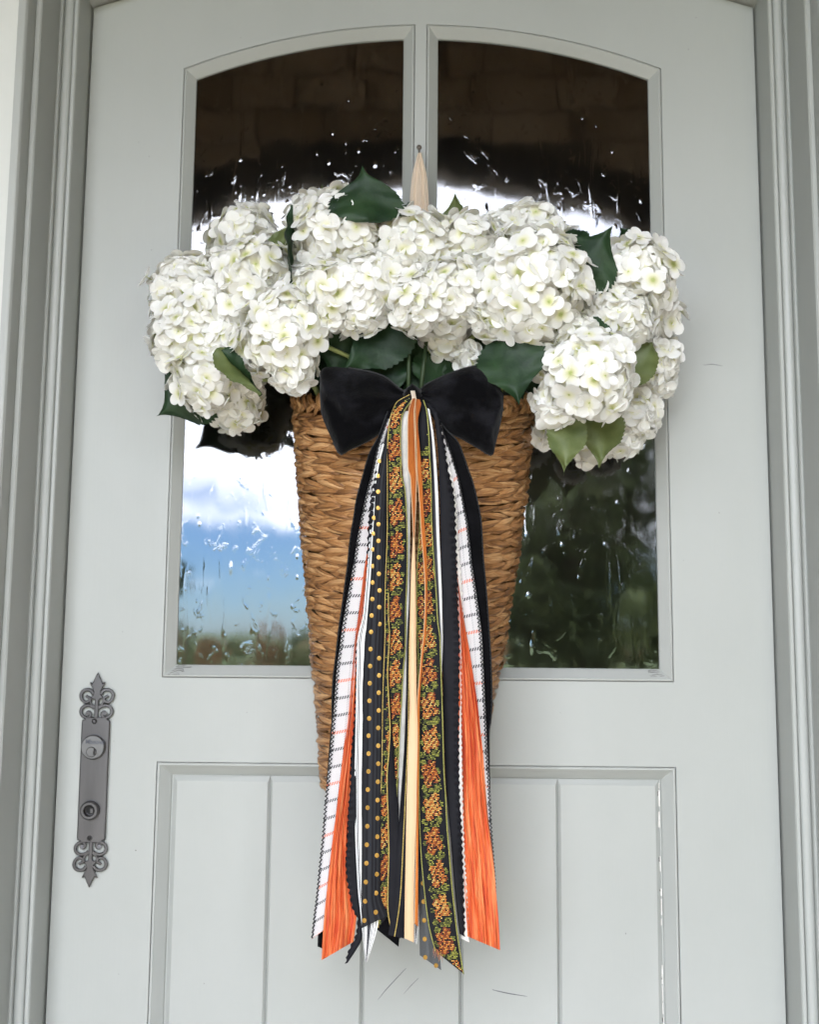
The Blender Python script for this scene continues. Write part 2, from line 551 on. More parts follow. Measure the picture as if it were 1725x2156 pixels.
def sweep(path, profile, closed=False, inward=False):
    """mitred sweep in the XZ plane; profile = [(offset, Y)], offset to the left of travel"""
    n = len(path)
    P = [Vector((p[0], p[1])) for p in path]
    nr = []
    for i in range(n if closed else n - 1):
        d = (P[(i + 1) % n] - P[i]).normalized()
        nr.append(Vector((-d.y, d.x)))
    rings = []
    for i in range(n):
        if closed:
            a, b = nr[i - 1], nr[i]
        else:
            a, b = nr[max(i - 1, 0)], nr[min(i, n - 2)]
        m = (a + b) / (1 + a.dot(b))
        rings.append([(P[i].x + m.x * o, y, P[i].y + m.y * o) for o, y in profile])
    return rings


def loft(rings, caps=True):
    m = len(rings[0])
    v = [p for r in rings for p in r]
    f = [(i * m + j, i * m + j + 1, (i + 1) * m + j + 1, (i + 1) * m + j) for i in range(len(rings) - 1) for j in range(m - 1)]
    return v, f


# ------------------------------------------------------------------ structure: the porch and what lies in front of it
XL, XR = -0.5510, 0.5290                       # door edges
ZT = at(200, 18).z                             # springing of the door's arched head
XC = (XL + XR) / 2
RA = (XR - XL) / 2 / math.sin(rad(20.0))       # radius of the arched head
ZC = ZT - RA * math.cos(rad(20.0))
YW = -0.160                                    # wall face


def arc_z(x, r=RA, zc=ZC, xc=XC):
    return zc + math.sqrt(max(r * r - (x - xc) ** 2, 0))


def columns(xs, zlo, zhi, Y0, Y1, mb, ends=True):
    """upright columns between two curves, joined into one solid: front Y0, back Y1"""
    k = len(mb.v)
    for x in xs:
        mb.v += [(x, Y0, zlo(x)), (x, Y0, zhi(x)), (x, Y1, zlo(x)), (x, Y1, zhi(x))]
    for i in range(len(xs) - 1):
        a, b = k + i * 4, k + i * 4 + 4
        mb.f += [(a, b, b + 1, a + 1), (a + 2, a + 3, b + 3, b + 2), (a + 1, b + 1, b + 3, a + 3), (a, a + 2, b + 2, b)]
    if ends:
        e = k + (len(xs) - 1) * 4
        mb.f += [(k, k + 1, k + 3, k + 2), (e, e + 2, e + 3, e + 1)]


def structure(o):
    o['kind'] = 'structure'
    return o


g = MB()
g.add([(-900, -900, -.35), (900, -900, -.35), (900, 900, -.35), (-900, 900, -.35)], [(0, 1, 2, 3)])
structure(g.build('ground', M['lawn'], smooth=False))
g = MB()
g.box((-5, -13, -.40), (5, -2.76, -.30))  # unseen tan slab, added to bounce warm light up into the porch
structure(g.build('bounce_forecourt', M['path'], smooth=False))
g = MB()
g.box((-3.2, -2.75, -.38), (3.2, .4, 0))
structure(g.build('porch_floor', M['stone'], smooth=False))
g = MB()
g.box((-3.2, -2.70, 4.30), (3.2, -.161, 4.40))
structure(g.build('porch_ceiling', M['ceiling'], smooth=False))

# house wall round the door frame
FX = 0.0500                                    # width of the frame beyond the opening
wl, wr = XL - .003 - FX, XR + .003 + FX
g = MB()
columns([-3.2, wl], lambda x: 0, lambda x: 4.35, YW, .1, g)
columns([wr, 3.2], lambda x: 0, lambda x: 4.35, YW, .1, g)
rw = RA + FX + .003
xs = list(np.linspace(wl, wr, 25))
columns(xs, lambda x: arc_z(x, rw), lambda x: 4.35, YW, .1, g)
hw = g.build('house_wall', M['wall'], smooth=False)
tag(hw, 'pale sage painted wall at the left edge, beside the door frame', 'wall')
g = MB()
g.box((-3.2, 1.5, 0), (3.2, 1.6, 3.3))
g.box((-3.3, .101, 0), (-3.2, 1.6, 3.3))
g.box((3.2, .101, 0), (3.3, 1.6, 3.3))
g.box((-3.2, .101, 3.301), (3.2, 1.6, 3.4))
g.box((-3.2, .401, -.1), (3.2, 1.6, -.001))
structure(g.build('hall_interior', M['dark'], smooth=False))
g = MB()
g.box((-3.6, -2.9, 4.61), (3.6, 7, 4.8))
g.box((-3.4, 1.7, -.3), (3.4, 7, 4.60))
g.box((-3.4, .11, 3.41), (3.4, 1.69, 4.60))
structure(g.build('house_roof', M['roof'], smooth=False))
for sx in (-1, 1):
    g = MB()
    g.box((sx * 3.2 if sx > 0 else -3.4, -2.70, -.2), (3.4 if sx > 0 else -3.2, .1, 4.6))
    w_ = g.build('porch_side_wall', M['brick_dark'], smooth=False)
    tag(w_, 'brown stone side wall of the porch on the %s, outside the frame' % ('left' if sx < 0 else 'right'), 'wall')

# front wall of the porch: brown stone with an arched opening (seen mirrored in the door glass)
YA = -2.25
pA, pB, pC = at(886, 392, 2.37), at(405, 480, 2.37), at(1365, 500, 2.37)


def circle3(a, b, c):
    ax, ay, bx, by, cx, cy = a.x, a.z, b.x, b.z, c.x, c.z
    d = 2 * (ax * (by - cy) + bx * (cy - ay) + cx * (ay - by))
    ux = ((ax * ax + ay * ay) * (by - cy) + (bx * bx + by * by) * (cy - ay) + (cx * cx + cy * cy) * (ay - by)) / d
    uy = ((ax * ax + ay * ay) * (cx - bx) + (bx * bx + by * by) * (ax - cx) + (cx * cx + cy * cy) * (bx - ax)) / d
    return ux, uy, math.hypot(ax - ux, ay - uy)


acx, acz, acr = circle3(pA, pB, pC)
aw = 1.5
porch = thing('stone_arch_wall', 'brown stone wall with arched opening, mirrored in the upper door glass', 'wall', (acx, YA, 0))
g = MB()
xs = [-3.2] + list(np.linspace(acx - aw, acx + aw, 41)) + [3.2]
columns([-3.2, acx - aw], lambda x: 0, lambda x: 4.6, YA - .12, YA - .012, g)
columns([acx + aw, 3.2], lambda x: 0, lambda x: 4.6, YA - .12, YA - .012, g)
columns(xs[1:-1], lambda x: arc_z(x, acr, acz, acx), lambda x: 4.6, YA - .12, YA - .012, g)
g.build('mortar_bed', M['mortar'], porch, smooth=False)


def stone_block(quad, y0, y1, name, mat, parent):
    """one dressed stone: quad of (x,z) corners, chamfered and slightly rough"""
    c = Vector((sum(q[0] for q in quad) / 4, sum(q[1] for q in quad) / 4))
    v = []
    for k, (y, s) in enumerate(((y0, 1.0), (y1 - .012, 1.0), (y1, .90))):
        for q in quad:
            p = c + (Vector(q) - c) * s
            j = .004
            v.append((p.x + random.uniform(-j, j), y + (random.uniform(-.006, .006) if k == 2 else 0), p.y + random.uniform(-j, j)))
    f = [(8, 9, 10, 11)] + [(a, (a + 1) % 4, 4 + (a + 1) % 4, 4 + a) for a in range(4)] + [(4 + a, 4 + (a + 1) % 4, 8 + (a + 1) % 4, 8 + a) for a in range(4)]
    return part(name, v, f, mat, parent, smooth=False)


RING = .15
na = 34
for i in range(na):
    t0, t1 = [rad(38 + 104 * (i + e) / na) for e in (.03, .97)]
    q = [(acx + math.cos(t) * r, acz + math.sin(t) * r) for t, r in ((t0, acr + .003), (t0, acr + RING), (t1, acr + RING), (t1, acr + .003))]
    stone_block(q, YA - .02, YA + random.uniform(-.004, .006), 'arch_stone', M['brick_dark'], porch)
z = acz + acr - .55
row = 0
while z < 4.2:
    hgt_ = random.choice((.125, .14, .155))
    x = -2.0 + random.uniform(0, .2)
    while x < 2.0:
        w_ = random.uniform(.20, .34)
        a, b = x + .007, x + w_ - .007
        lo = lambda xx: max(z + .007, arc_z(xx, acr + RING + .012, acz, acx) if abs(xx - acx) < acr + RING else 0)
        top = z + hgt_ - .007
        if min(top - lo(a), top - lo(b)) > .02:
            stone_block([(a, lo(a)), (b, lo(b)), (b, top), (a, top)], YA - .02, YA + random.uniform(-.002, .014), 'stone', M['brick'], porch)
        x += w_
    z += hgt_
    row += 1

# trees (mirrored in the glass)


def leaf_cloud(centres, n, size, spread):
    V, Fc = [], []
    for _ in range(n):
        c, r = random.choice(centres)
        d = Vector((random.gauss(0, 1), random.gauss(0, 1), random.gauss(0, 1))).normalized()
        p = Vector(c) + d * (r * random.uniform(.55, 1.08) ** .6) * spread
        a = Vector((random.gauss(0, 1), random.gauss(0, 1), random.gauss(0, .6))).normalized()
        b = a.cross(Vector((random.gauss(0, 1), random.gauss(0, 1), random.gauss(0, 1)))).normalized()
        s = size * random.uniform(.6, 1.4)
        k = len(V)
        V += [p - a * s, p + b * s * .5, p + a * s, p - b * s * .5]
        Fc.append((k, k + 1, k + 2, k + 3))
    return V, Fc


def tree(x, y, h, r, label, mat='foliage', n=7000, size=.085, base=-.35, low=.25):
    t = thing('tree', label, 'tree', (x, y, base), 'trees mirrored in the door glass')
    g = MB()
    g.tube([(x, y, base), (x + .05, y, base + h * .4), (x - .04, y + .05, base + h * .9)], [h * .028, h * .02, h * .006], 8)
    cs = []
    for i in range(26):
        zz = random.uniform(low, 1.0)
        rr = r * (1.1 - .75 * abs(zz - .45) ** 1.1) * random.uniform(.3, .8)
        th = random.uniform(0, 6.28)
        c = (x + rr * math.cos(th), y + rr * math.sin(th), base + h * (low + (zz - low) * .95))
        cs.append((c, r * random.uniform(.22, .42)))
        if i % 3 == 0:
            g.tube([(x, y, base + h * (.2 + .6 * zz) * .8), c], [h * .010, h * .002], 5)
    g.build('trunk', M['bark'], t)
    V, Fc = leaf_cloud(cs, n, size, 1.0)
    part('crown', V, Fc, M[mat], t, smooth=False)
    return t


tree(3.15, -8.0, 5.8, 1.35, 'dark leafy tree filling the right door glass, nearest to the porch')
tree(1.75, -10.5, 4.6, 1.2, 'smaller dark tree mirrored just right of the basket')
tree(4.9, -11.5, 8.2, 1.8, 'tall dark tree mirrored at the far right of the right pane')
tree(2.6, -15.0, 6.2, 1.9, 'rounded green tree behind the nearest trees in the right pane')
tree(-2.62, -9.0, 2.4, .34, 'thin sapling mirrored at the left edge of the left pane', n=900, size=.06, low=.1)
cs = []
for i in range(190):
    xx = random.uniform(-24, 24)
    yy = random.uniform(-52, -42)
    hh = .75 + 1.0 * noise.noise((xx * .2, 3, 0)) + random.uniform(-.6, .35)
    cs.append(((xx, yy, random.uniform(-.6, max(-.3, hh))), random.uniform(.35, .75)))
V, Fc = leaf_cloud(cs[:130], 16000, .20, 1.0)
part('tree_line', V, Fc, M['far_foliage'], None, smooth=False, kind='stuff')
V, Fc = leaf_cloud(cs[130:], 6000, .20, 1.0)
part('autumn_tree_line', V, Fc, M['foliage_rust'], None, smooth=False, kind='stuff')

# ------------------------------------------------------------------ door frame
frame = thing('door_frame', 'sage painted stepped and beaded door frame with arched head', 'door frame', (XC, -.06, 0))
ox0, ox1 = XL - .003, XR + .003
ro = RA + .003
zsp = arc_z(ox0, ro)
arc = [(x, arc_z(x, ro)) for x in np.linspace(ox0, ox1, 33)]
jambL = [(ox0, 0.0), (ox0, .5), (ox0, 1.2), (ox0, zsp)]
jambR = [(ox1, zsp), (ox1, 1.2), (ox1, .5), (ox1, 0.0)]
prof = [(.012, .10), (0, .10), (0, -.058), (.0015, -.0605), (.0055, -.0605), (.0075, -.058), (.0085, -.0535)]
for k in range(9):                                  # round bead
    a = math.pi * k / 8
    prof.append((.0165 - .0075 * math.cos(a), -.0535 - .0065 * math.sin(a)))
prof += [(.0245, -.058), (.0255, -.0605), (.0285, -.0605), (.0295, -.058), (.0305, -.060), (.0305, -.128), (.0325, -.1305), (.038, -.1305), (.0395, -.129),
         (.0395, -.1575), (.0415, -.1615), (.0435, -.1625), (FX + .002, -.1625), (FX + .002, -.158)]
path = jambL + arc[1:-1] + jambR
rings = sweep(path, prof)
i0, i1 = 3, 3 + 32


def framepart(name, a, b):
    v, f = loft(rings[a:b + 1])
    o = part(name, v, f, M['paint'], frame, smooth=False)
    return o


framepart('jamb', 0, i0)
framepart('arched_head', i0, i1)
framepart('jamb', i1, len(path) - 1)

# ------------------------------------------------------------------ door
door = thing('door', 'sage painted front door with arched two pane window', 'door', (XC, 0, 0))
GX0, GX1 = at(386.5, 145).x, at(1392, 145).x          # window opening, outer edges of the beads
GX0 = (GX0 + at(342, 1425).x) / 2
GZ0 = at(880, 1431).z
GZT = (at(386, 145).z + at(1392, 145).z) / 2
GXC = (GX0 + GX1) / 2
sag = at(886, 52.5).z - GZT
hc = (GX1 - GX0) / 2
GR_ = (hc * hc + sag * sag) / (2 * sag)
GZC = GZT + sag - GR_
MX0, MX1 = at(874.5, 70).x, at(898.5, 70).x           # mullion
PX0, PX1 = at(330, 1603).x, at(1424, 1615).x          # lower panel
PZ1, PZ0 = at(880, 1609).z, .22


def garc(x):
    return arc_z(x, GR_, GZC, GXC)


def darc(x):
    return arc_z(x)


g = MB()
DB = .045
columns([XL, min(PX0, GX0)], lambda x: .008, darc, 0, DB, g)
columns([max(PX1, GX1), XR], lambda x: .008, darc, 0, DB, g)
xa, xb = min(PX0, GX0), max(PX1, GX1)
xsl = list(np.linspace(GX0, MX0, 17))
xsr = list(np.linspace(MX1, GX1, 17))
top_xs = [xa] + xsl + xsr + [xb]
if xa == GX0:
    top_xs = top_xs[1:]
if xb == GX1:
    top_xs = top_xs[:-1]
columns(top_xs, lambda x: garc(min(max(x, GX0), GX1)), darc, 0, DB, g)
columns([xa, xb], lambda x: PZ1, lambda x: GZ0, 0, DB, g)
columns([xa, xb], lambda x: .008, lambda x: PZ0, 0, DB, g)
columns([MX0, MX1], lambda x: GZ0, lambda x: garc(x) - .0001, 0, DB, g)
# narrow fillers where the window and panel differ in width
for (p, q) in ((xa, GX0), (GX1, xb)):
    if q - p > 1e-5:
        columns([p, q], lambda x: GZ0, lambda x: garc(min(max(x, GX0), GX1)), 0, DB, g)
for (p, q) in ((xa, PX0), (PX1, xb)):
    if q - p > 1e-5:
        columns([p, q], lambda x: PZ0, lambda x: PZ1, 0, DB, g)
g.build('door_leaf', M['paint'], door, smooth=False)

BEAD = [(.0010, .03), (.0010, .0005), (.0022, -.0008), (.0040, -.0010), (.0185, .0110), (.0190, .0135), (.0190, .0145)]
for (x0, x1) in ((GX0, MX0), (MX1, GX1)):
    top = [(x, garc(x)) for x in np.linspace(x1, x0, 15)]
    loop = [(x0, GZ0), (x1, GZ0)] + top
    rg = sweep(loop, BEAD, closed=True)
    n = len(loop)
    for a, b in ((0, 1), (1, 2), (2, n - 1), (n - 1, n)):
        rr = [rg[i % n] for i in range(a, b + 1)]
        v, f = loft(rr)
        part('glazing_bead', v, f, M['paint'], door, smooth=False)
    # pane of glass
    inner = [r[-1] for r in rg]
    v = [(p[0], .0135, p[2]) for p in inner] + [(p[0], .0175, p[2]) for p in inner]
    f = [tuple(range(n)), tuple(range(2 * n - 1, n - 1, -1))]
    part('glass_pane', v[:n], [tuple(range(n))], M['glass'], door, smooth=False)

# cracked paint where the bottom beads meet the corners
for cx, sx in ((1384, -1), (374, 1)):
    g = MB()
    for k in range(6):
        y_ = 1411 + k * 4.2 if sx < 0 else 1400 + k * 4
        x_ = cx + (k * 5 if sx < 0 else -k * 4)
        pts = []
        for j in range(5):
            uu = x_ + sx * j * random.uniform(5, 9) * (1 if k % 2 else .7)
            pts.append(at(uu, y_ + random.uniform(-1.2, 1.2), -.0005 + .010 * max(0, 1 - (k + 1) / 6)))
        g.tube(pts, [.0003] * 5, 4)
    g.build('paint_crack', M['gap'], door)

# lower panel: moulding and five bevelled planks
PM = [(.0010, .03), (.0010, .0005), (.0024, -.0010), (.0045, -.0010), (.0195, .0145), (.0200, .0180), (.0225, .0180)]
loop = [(PX0, PZ0), (PX1, PZ0), (PX1, PZ1), (PX0, PZ1)]
rg = sweep(loop, PM, closed=True)
for a in range(4):
    v, f = loft([rg[a], rg[(a + 1) % 4]])
    part('panel_moulding', v, f, M['paint'], door, smooth=False)
g = MB()
g.box((PX0 + .002, .0195, PZ0 + .002), (PX1 - .002, .04, PZ1 - .002))
g.build('panel_back', M['gap'], door, smooth=False)
edges = [PX0 + .0215, at(566.5, 1650).x, at(767, 1650).x, at(972.5, 1650).x, at(1177.5, 1650).x, PX1 - .0215]
zb, zt = PZ0 + .0215, PZ1 - .0215
for i in range(5):
    a, b = edges[i] + (.0004 if i == 0 else .0002), edges[i + 1] - (.0004 if i == 4 else .0002)
    ba, bb = (.0075 if i == 0 else .0036), (.0075 if i == 4 else .0036)
    yb, yf = .0178, .0120
    ya = yb if i == 0 else .0165
    ye = yb if i == 4 else .0165
    v = [(a, ya, zb), (b, ye, zb), (b, ye, zt), (a, ya, zt), (a + ba, yf, zb + .008), (b - bb, yf, zb + .008), (b - bb, yf, zt - .008), (a + ba, yf, zt - .008),
         (a, .03, zb), (b, .03, zb), (b, .03, zt), (a, .03, zt)]
    f = [(4, 5, 6, 7), (0, 1, 5, 4), (1, 2, 6, 5), (2, 3, 7, 6), (3, 0, 4, 7), (0, 8, 9, 1), (1, 9, 10, 2), (2, 10, 11, 3), (3, 11, 8, 0)]
    part('plank', v, f, M['paint'], door, smooth=False)
# caulk peeling from the right side of the panel
g, g2 = MB(), MB()
zz = zt - .004
while zz > .55:
    l = random.uniform(.004, .03)
    w_ = random.uniform(.0008, .0026)
    xx = edges[5] - .0012 + random.uniform(-.0006, .0006)
    if random.random() < .62:
        g.box((xx - w_ / 2, .0150, zz - l), (xx + w_ / 2, .0172, zz))
    if random.random() < .30:
        g2.box((xx - .0022, .0155, zz - l * .35), (xx + .0004, .0168, zz - .001))
    zz -= l + random.uniform(0, .012)
g.build('peeling_caulk', M['caulk'], door, smooth=False)
g2.build('caulk_gap', M['gap'], door, smooth=False)
# scuffs on the paint
for pts, r_ in (([(1037, 2083), (1062, 2089), (1078, 2092), (1110, 2097)], .0006), ([(855, 2038), (838, 2056), (812, 2084), (796, 2104)], .0005), ([(882, 2058), (866, 2074), (850, 2092)], .00035),
                ([(1481, 769), (1500, 767), (1522, 771)], .0004)):
    g = MB()
    yy = .0119 if pts[0][1] > 1700 else -.0001
    g.tube([at(u, v, yy) for u, v in pts], [r_ * .4] + [r_] * (len(pts) - 2) + [r_ * .3], 5)
    g.build('scuff', M['engrave'], door)
for u, v, r_ in ((314, 330, 1.5), (319, 527, 1.3), (292, 300, 1.0), (507, 80, 1.2), (1450, 105, 1.3), (1466, 38, 1.2), (1515, 1080, 1.3), (1410, 1245, 1.0), (1440, 1180, .9), (286, 1790, 1.6), (250, 2050, 1.0), (430, 2070, 1.1), (705, 1960, 1.0), (1318, 1965, 1.6), (1395, 1890, 1.0), (240, 1560, 1.0), (520, 1500, 1.1), (1180, 1500, 1.0), (258, 1330, .9)):
    g = MB()
    yy = .0119 if (v > 1650 and 375 < u < 1385) else -.0001
    p = at(u, v, yy)
    k_ = r_ * .00046
    n_ = 7
    g.add([(p.x + k_ * random.uniform(.6, 1.2) * math.cos(a_), yy - .0001, p.z + 1.5 * k_ * random.uniform(.6, 1.2) * math.sin(a_)) for a_ in [6.283 * i_ / n_ for i_ in range(n_)]], [tuple(range(n_))])
    g.build('paint_chip', M['gap'], door, smooth=False)
# nail on the mullion
g = MB()
p = at(883, 323)
g.tube([(p.x, .001, p.z), (p.x, -.016, p.z + .001)], [.0016, .0016], 8)
g.tube([(p.x, -.016, p.z + .001), (p.x, -.018, p.z + .001)], [.004, .0042], 10)
g.build('nail', M['nail'], door)

# ------------------------------------------------------------------ lock plate (pewter, ornate)


def E(a, b, Y):
    """plate units: a across, b down from the tip"""
    zx = 388 - b * 79 / 1890 + a
    return at(113.4 + zx * .2395, 1385.5 + (125 + b) * .2395, Y)


g = MB()


def plate_poly(pts, y, bev=5):
    n = len(pts)
    c = Vector((sum(p[0] for p in pts) / n, sum(p[1] for p in pts) / n))
    area = sum(pts[i][0] * pts[(i + 1) % n][1] - pts[(i + 1) % n][0] * pts[i][1] for i in range(n))
    ins = []
    for i in range(n):
        p0, p1, p2 = Vector(pts[i - 1]), Vector(pts[i]), Vector(pts[(i + 1) % n])
        d1, d2 = (p1 - p0).normalized(), (p2 - p1).normalized()
        sgn = 1 if area > 0 else -1
        n1, n2 = Vector((-d1.y, d1.x)) * sgn, Vector((-d2.y, d2.x)) * sgn
        m = (n1 + n2) / max(.35, 1 + n1.dot(n2))
        ins.append(p1 + m * bev)
    v = [E(p[0], p[1], .001) for p in pts] + [E(p[0], p[1], y + .0012) for p in pts] + [E(p.x, p.y, y) for p in ins]
    f = []
    for i in range(n):
        j = (i + 1) % n
        f += [(i, j, n + j, n + i), (n + i, n + j, 2 * n + j, 2 * n + i)]
    f.append(tuple(range(2 * n, 3 * n)))
    if area > 0:
        f = [q[::-1] for q in f]
    g.add(v, f)


def stroke(pts, w, y):
    pts = [Vector(p) for p in pts]
    n = len(pts)
    k = len(g.v)
    for i, p in enumerate(pts):
        d = (pts[min(i + 1, n - 1)] - pts[max(i - 1, 0)]).normalized()
        nn = Vector((-d.y, d.x))
        ww = (w[i] if hasattr(w, '__len__') else w) / 2
        for o, yy in ((ww, .001), (ww, y + .0014), (ww * .55, y), (-ww * .55, y), (-ww, y + .0014), (-ww, .001)):
            q = p + nn * o
            g.v.append(tuple(E(q.x, q.y, yy)))
    for i in range(n - 1):
        for j in range(5):
            g.f.append((k + i * 6 + j, k + (i + 1) * 6 + j, k + (i + 1) * 6 + j + 1, k + i * 6 + j + 1))
    g.f.append(tuple(k + j for j in range(6)))
    g.f.append(tuple(k + (n - 1) * 6 + j for j in range(6))[::-1])


def cr_curve(pts, n=6):
    P = [Vector(p) for p in pts]
    out = []
    for i in range(len(P) - 1):
        a, b, c, d = P[max(i - 1, 0)], P[i], P[i + 1], P[min(i + 2, len(P) - 1)]
        for k in range(n):
            t = k / n
            out.append(.5 * ((2 * b) + (c - a) * t + (2 * a - 5 * b + 4 * c - d) * t * t + (3 * b - a - 3 * c + d) * t ** 3))
    out.append(P[-1])
    return out


plate = bpy.data.objects.new('lock_plate', None)
plate.location = E(0, 945, 0) - Vector(door.location)
C.objects.link(plate)
plate.parent = door
plate['label'] = 'pewter lock plate with scrolled spear ends on the left of the door'
YP = -.0062
for mir in (0, 1):
    T = (lambda p: (p[0], 1890 - p[1])) if mir else (lambda p: p)
    half = [(0, 0), (16, 32), (38, 82), (46, 97), (58, 84), (68, 88), (62, 104), (42, 140), (30, 172), (34, 196), (52, 214), (48, 234), (24, 236), (18, 250), (18, 402)]
    pts = half + [(-a, b) for a, b in half[::-1][:-1]]
    plate_poly([T(p) for p in pts], YP - .0002, 6)
    for sx in (-1, 1):
        up = cr_curve([(34, 190), (48, 166), (78, 152), (112, 158), (136, 182), (140, 214), (124, 246), (96, 262), (68, 250), (64, 226), (84, 214), (98, 202)])
        stroke([T((sx * p.x, p.y)) for p in up], [33 - 9 * i / len(up) for i in range(len(up))], YP)
        stroke([T((sx * p.x, p.y)) for p in cr_curve([(52, 224), (58, 248), (52, 272), (34, 292), (12, 300)])], 22, YP + .0004)
        lo = cr_curve([(18, 318), (44, 298), (80, 290), (114, 300), (134, 328), (132, 362), (112, 386), (84, 398), (60, 390), (50, 368), (62, 348), (80, 352)])
        stroke([T((sx * p.x, p.y)) for p in lo], [30 - 3 * i / len(lo) for i in range(len(lo))], YP + .0002)
        g.tube([E(*T((sx * 76, 360)), .0), E(*T((sx * 76, 360)), YP)], [.0035, .003], 10)
plate_poly([(-94, 392), (94, 392), (100, 412), (122, 420), (124, 440), (124, 1450), (122, 1470), (100, 1478), (94, 1498), (-94, 1498), (-100, 1478), (-122, 1470), (-124, 1450), (-124, 440), (-122, 420), (-100, 412)], YP - .0005, 8)
g.build('back_plate', M['metal'], plate, smooth=False)


def disc(a, b, r, y0, y1, name, mat, hole=0, bev=.0015):
    m = MB()
    k = .2395 * .728e-3 * 1.0
    c = E(a, b, 0)
    R_ = r * k
    n = 40
    prof = [(R_, y0), (R_, y1 + bev), (R_ - bev, y1), (hole * k + bev * .6, y1)] + ([(hole * k, y1 + bev), (hole * k, .0)] if hole else [])
    if not hole:
        prof[-1] = (0.00001, y1)
    v, f = [], []
    for i in range(n):
        t = 2 * math.pi * i / n
        v += [(c.x + rr * math.cos(t), y, c.z + rr * math.sin(t)) for rr, y in prof]
    q = len(prof)
    for i in range(n):
        j = (i + 1) % n
        f += [(i * q + s, i * q + s + 1, j * q + s + 1, j * q + s) for s in range(q - 1)]
    m.add(v, f)
    if hole:
        pass
    return m.build(name, mat, plate, smooth=False)


disc(2, 650, 104, 0, -.0125, 'lock_cylinder', M['metal_light'])
disc(-5, 690, 43, -.012, -.0145, 'cylinder_plug', M['metal_light'], bev=.001)
g = MB()
for (a0, b0, a1, b1, w) in ((-5, 672, -5, 694, 8), (-6, 690, -6, 722, 11)):
    p, q = E(a0, b0, -.0147), E(a1, b1, -.0147)
    ww = w * .2395 * .728e-3 / 2
    g.box((p.x - ww, -.0149 - .00005 * w, q.z), (p.x + ww, -.0143, p.z))
g.build('keyhole', M['black_hole'], plate, smooth=False)
disc(-2, 1202, 80, 0, -.0145, 'handle_collar', M['metal'], hole=43, bev=.002)
disc(-2, 1202, 44, -.003, -.0070, 'spindle_hole', M['black_hole'])
c_ = E(2, 1206, 0)
g = MB()
g.box((c_.x - .0005, -.0095, c_.z - .0035), (c_.x + .004, -.0071, c_.z + .0030))
g.build('spindle', M['metal'], plate, smooth=False)
disc(0, 425, 23, 0, -.0092, 'screw', M['metal'], bev=.002)
disc(0, 1448, 22, 0, -.0080, 'screw', M['metal'], hole=11, bev=.001)
disc(0, 1448, 12, -.002, -.0069, 'screw_hole', M['black_hole'], bev=.0004)
# maker's name on the cylinder face
fc = bpy.data.curves.new('maker_name', 'FONT')
fc.body = 'Mbouvet'
fc.size = .0088
fc.extrude = .00025
fc.offset = .00018
fc.align_x = 'CENTER'
tmp = bpy.data.objects.new('maker_name', fc)
C.objects.link(tmp)
bpy.context.view_layer.update()
me = bpy.data.meshes.new_from_object(tmp.evaluated_get(bpy.context.evaluated_depsgraph_get()))
bpy.data.objects.remove(tmp)
me.materials.clear()
me.materials.append(M['engrave'])
mo = bpy.data.objects.new('maker_name', me)
put(mo, plate)
p = E(-2, 628, -.0126)
mo.matrix_basis = Matrix.Translation(p) @ Matrix.Rotation(rad(1), 4, 'Y') @ Matrix.Rotation(rad(90), 4, 'X') @ Matrix.Diagonal((.9, 1, 1, 1))

# ------------------------------------------------------------------ basket
YB = -.012                                   # its flat back, just off the door
B_ = [(822, 613, 1131, .168), (860, 614, 1129, .166), (1000, 622, 1116, .158), (1160, 634, 1097, .145), (1290, 645, 1076, .130), (1400, 654, 1058, .117), (1500, 664, 1037, .103), (1600, 668, 1016, .088), (1668, 672, 1000, .075)]
bz, bl, br, bd = [], [], [], []
for v_, l_, r_, d_ in B_:
    p, q = at(l_, v_, -.05), at(r_, v_, -.05)
    bz.append((p.z + q.z) / 2)
    bl.append(p.x)
    br.append(q.x)
    bd.append(d_)
bz, bl, br, bd = [np.array(x)[::-1] for x in (bz, bl, br, bd)]


def bsurf(z, phi, off=0.0):
    l, r, d = np.interp(z, bz, bl), np.interp(z, bz, br), np.interp(z, bz, bd)
    a, c = (r - l) / 2 - .004, (l + r) / 2
    fr = max(0.0, (z - bz[0]) / (bz[-1] - bz[0]))
    sn = max(0.0, math.sin(phi))
    return Vector((c - (a + off) * math.cos(phi), YB - (d + off) * sn ** .9, z - .048 * sn * fr))


basket = thing('wicker_basket', 'tapered honey brown woven wall basket hanging on the door', 'basket', bsurf(bz[0], math.pi / 2))
nv, nu = 24, 40
v, f = [], []
for i in range(nv):
    z = bz[0] + (bz[-1] - bz[0]) * i / (nv - 1)
    for j in range(nu):
        v.append(bsurf(z, math.pi * j / (nu - 1), -.007))
f = grid_faces(nv, nu)
k = len(v)
for i in range(nv):
    z = bz[0] + (bz[-1] - bz[0]) * i / (nv - 1)
    v += [bsurf(z, 0, -.007), bsurf(z, math.pi, -.007)]
f += [(k + 2 * i, k + 2 * i + 1, k + 2 * i + 3, k + 2 * i + 2) for i in range(nv - 1)]
f.append(tuple(range(nu)))
part('basket_core', v, f, M['straw_dark'], basket)


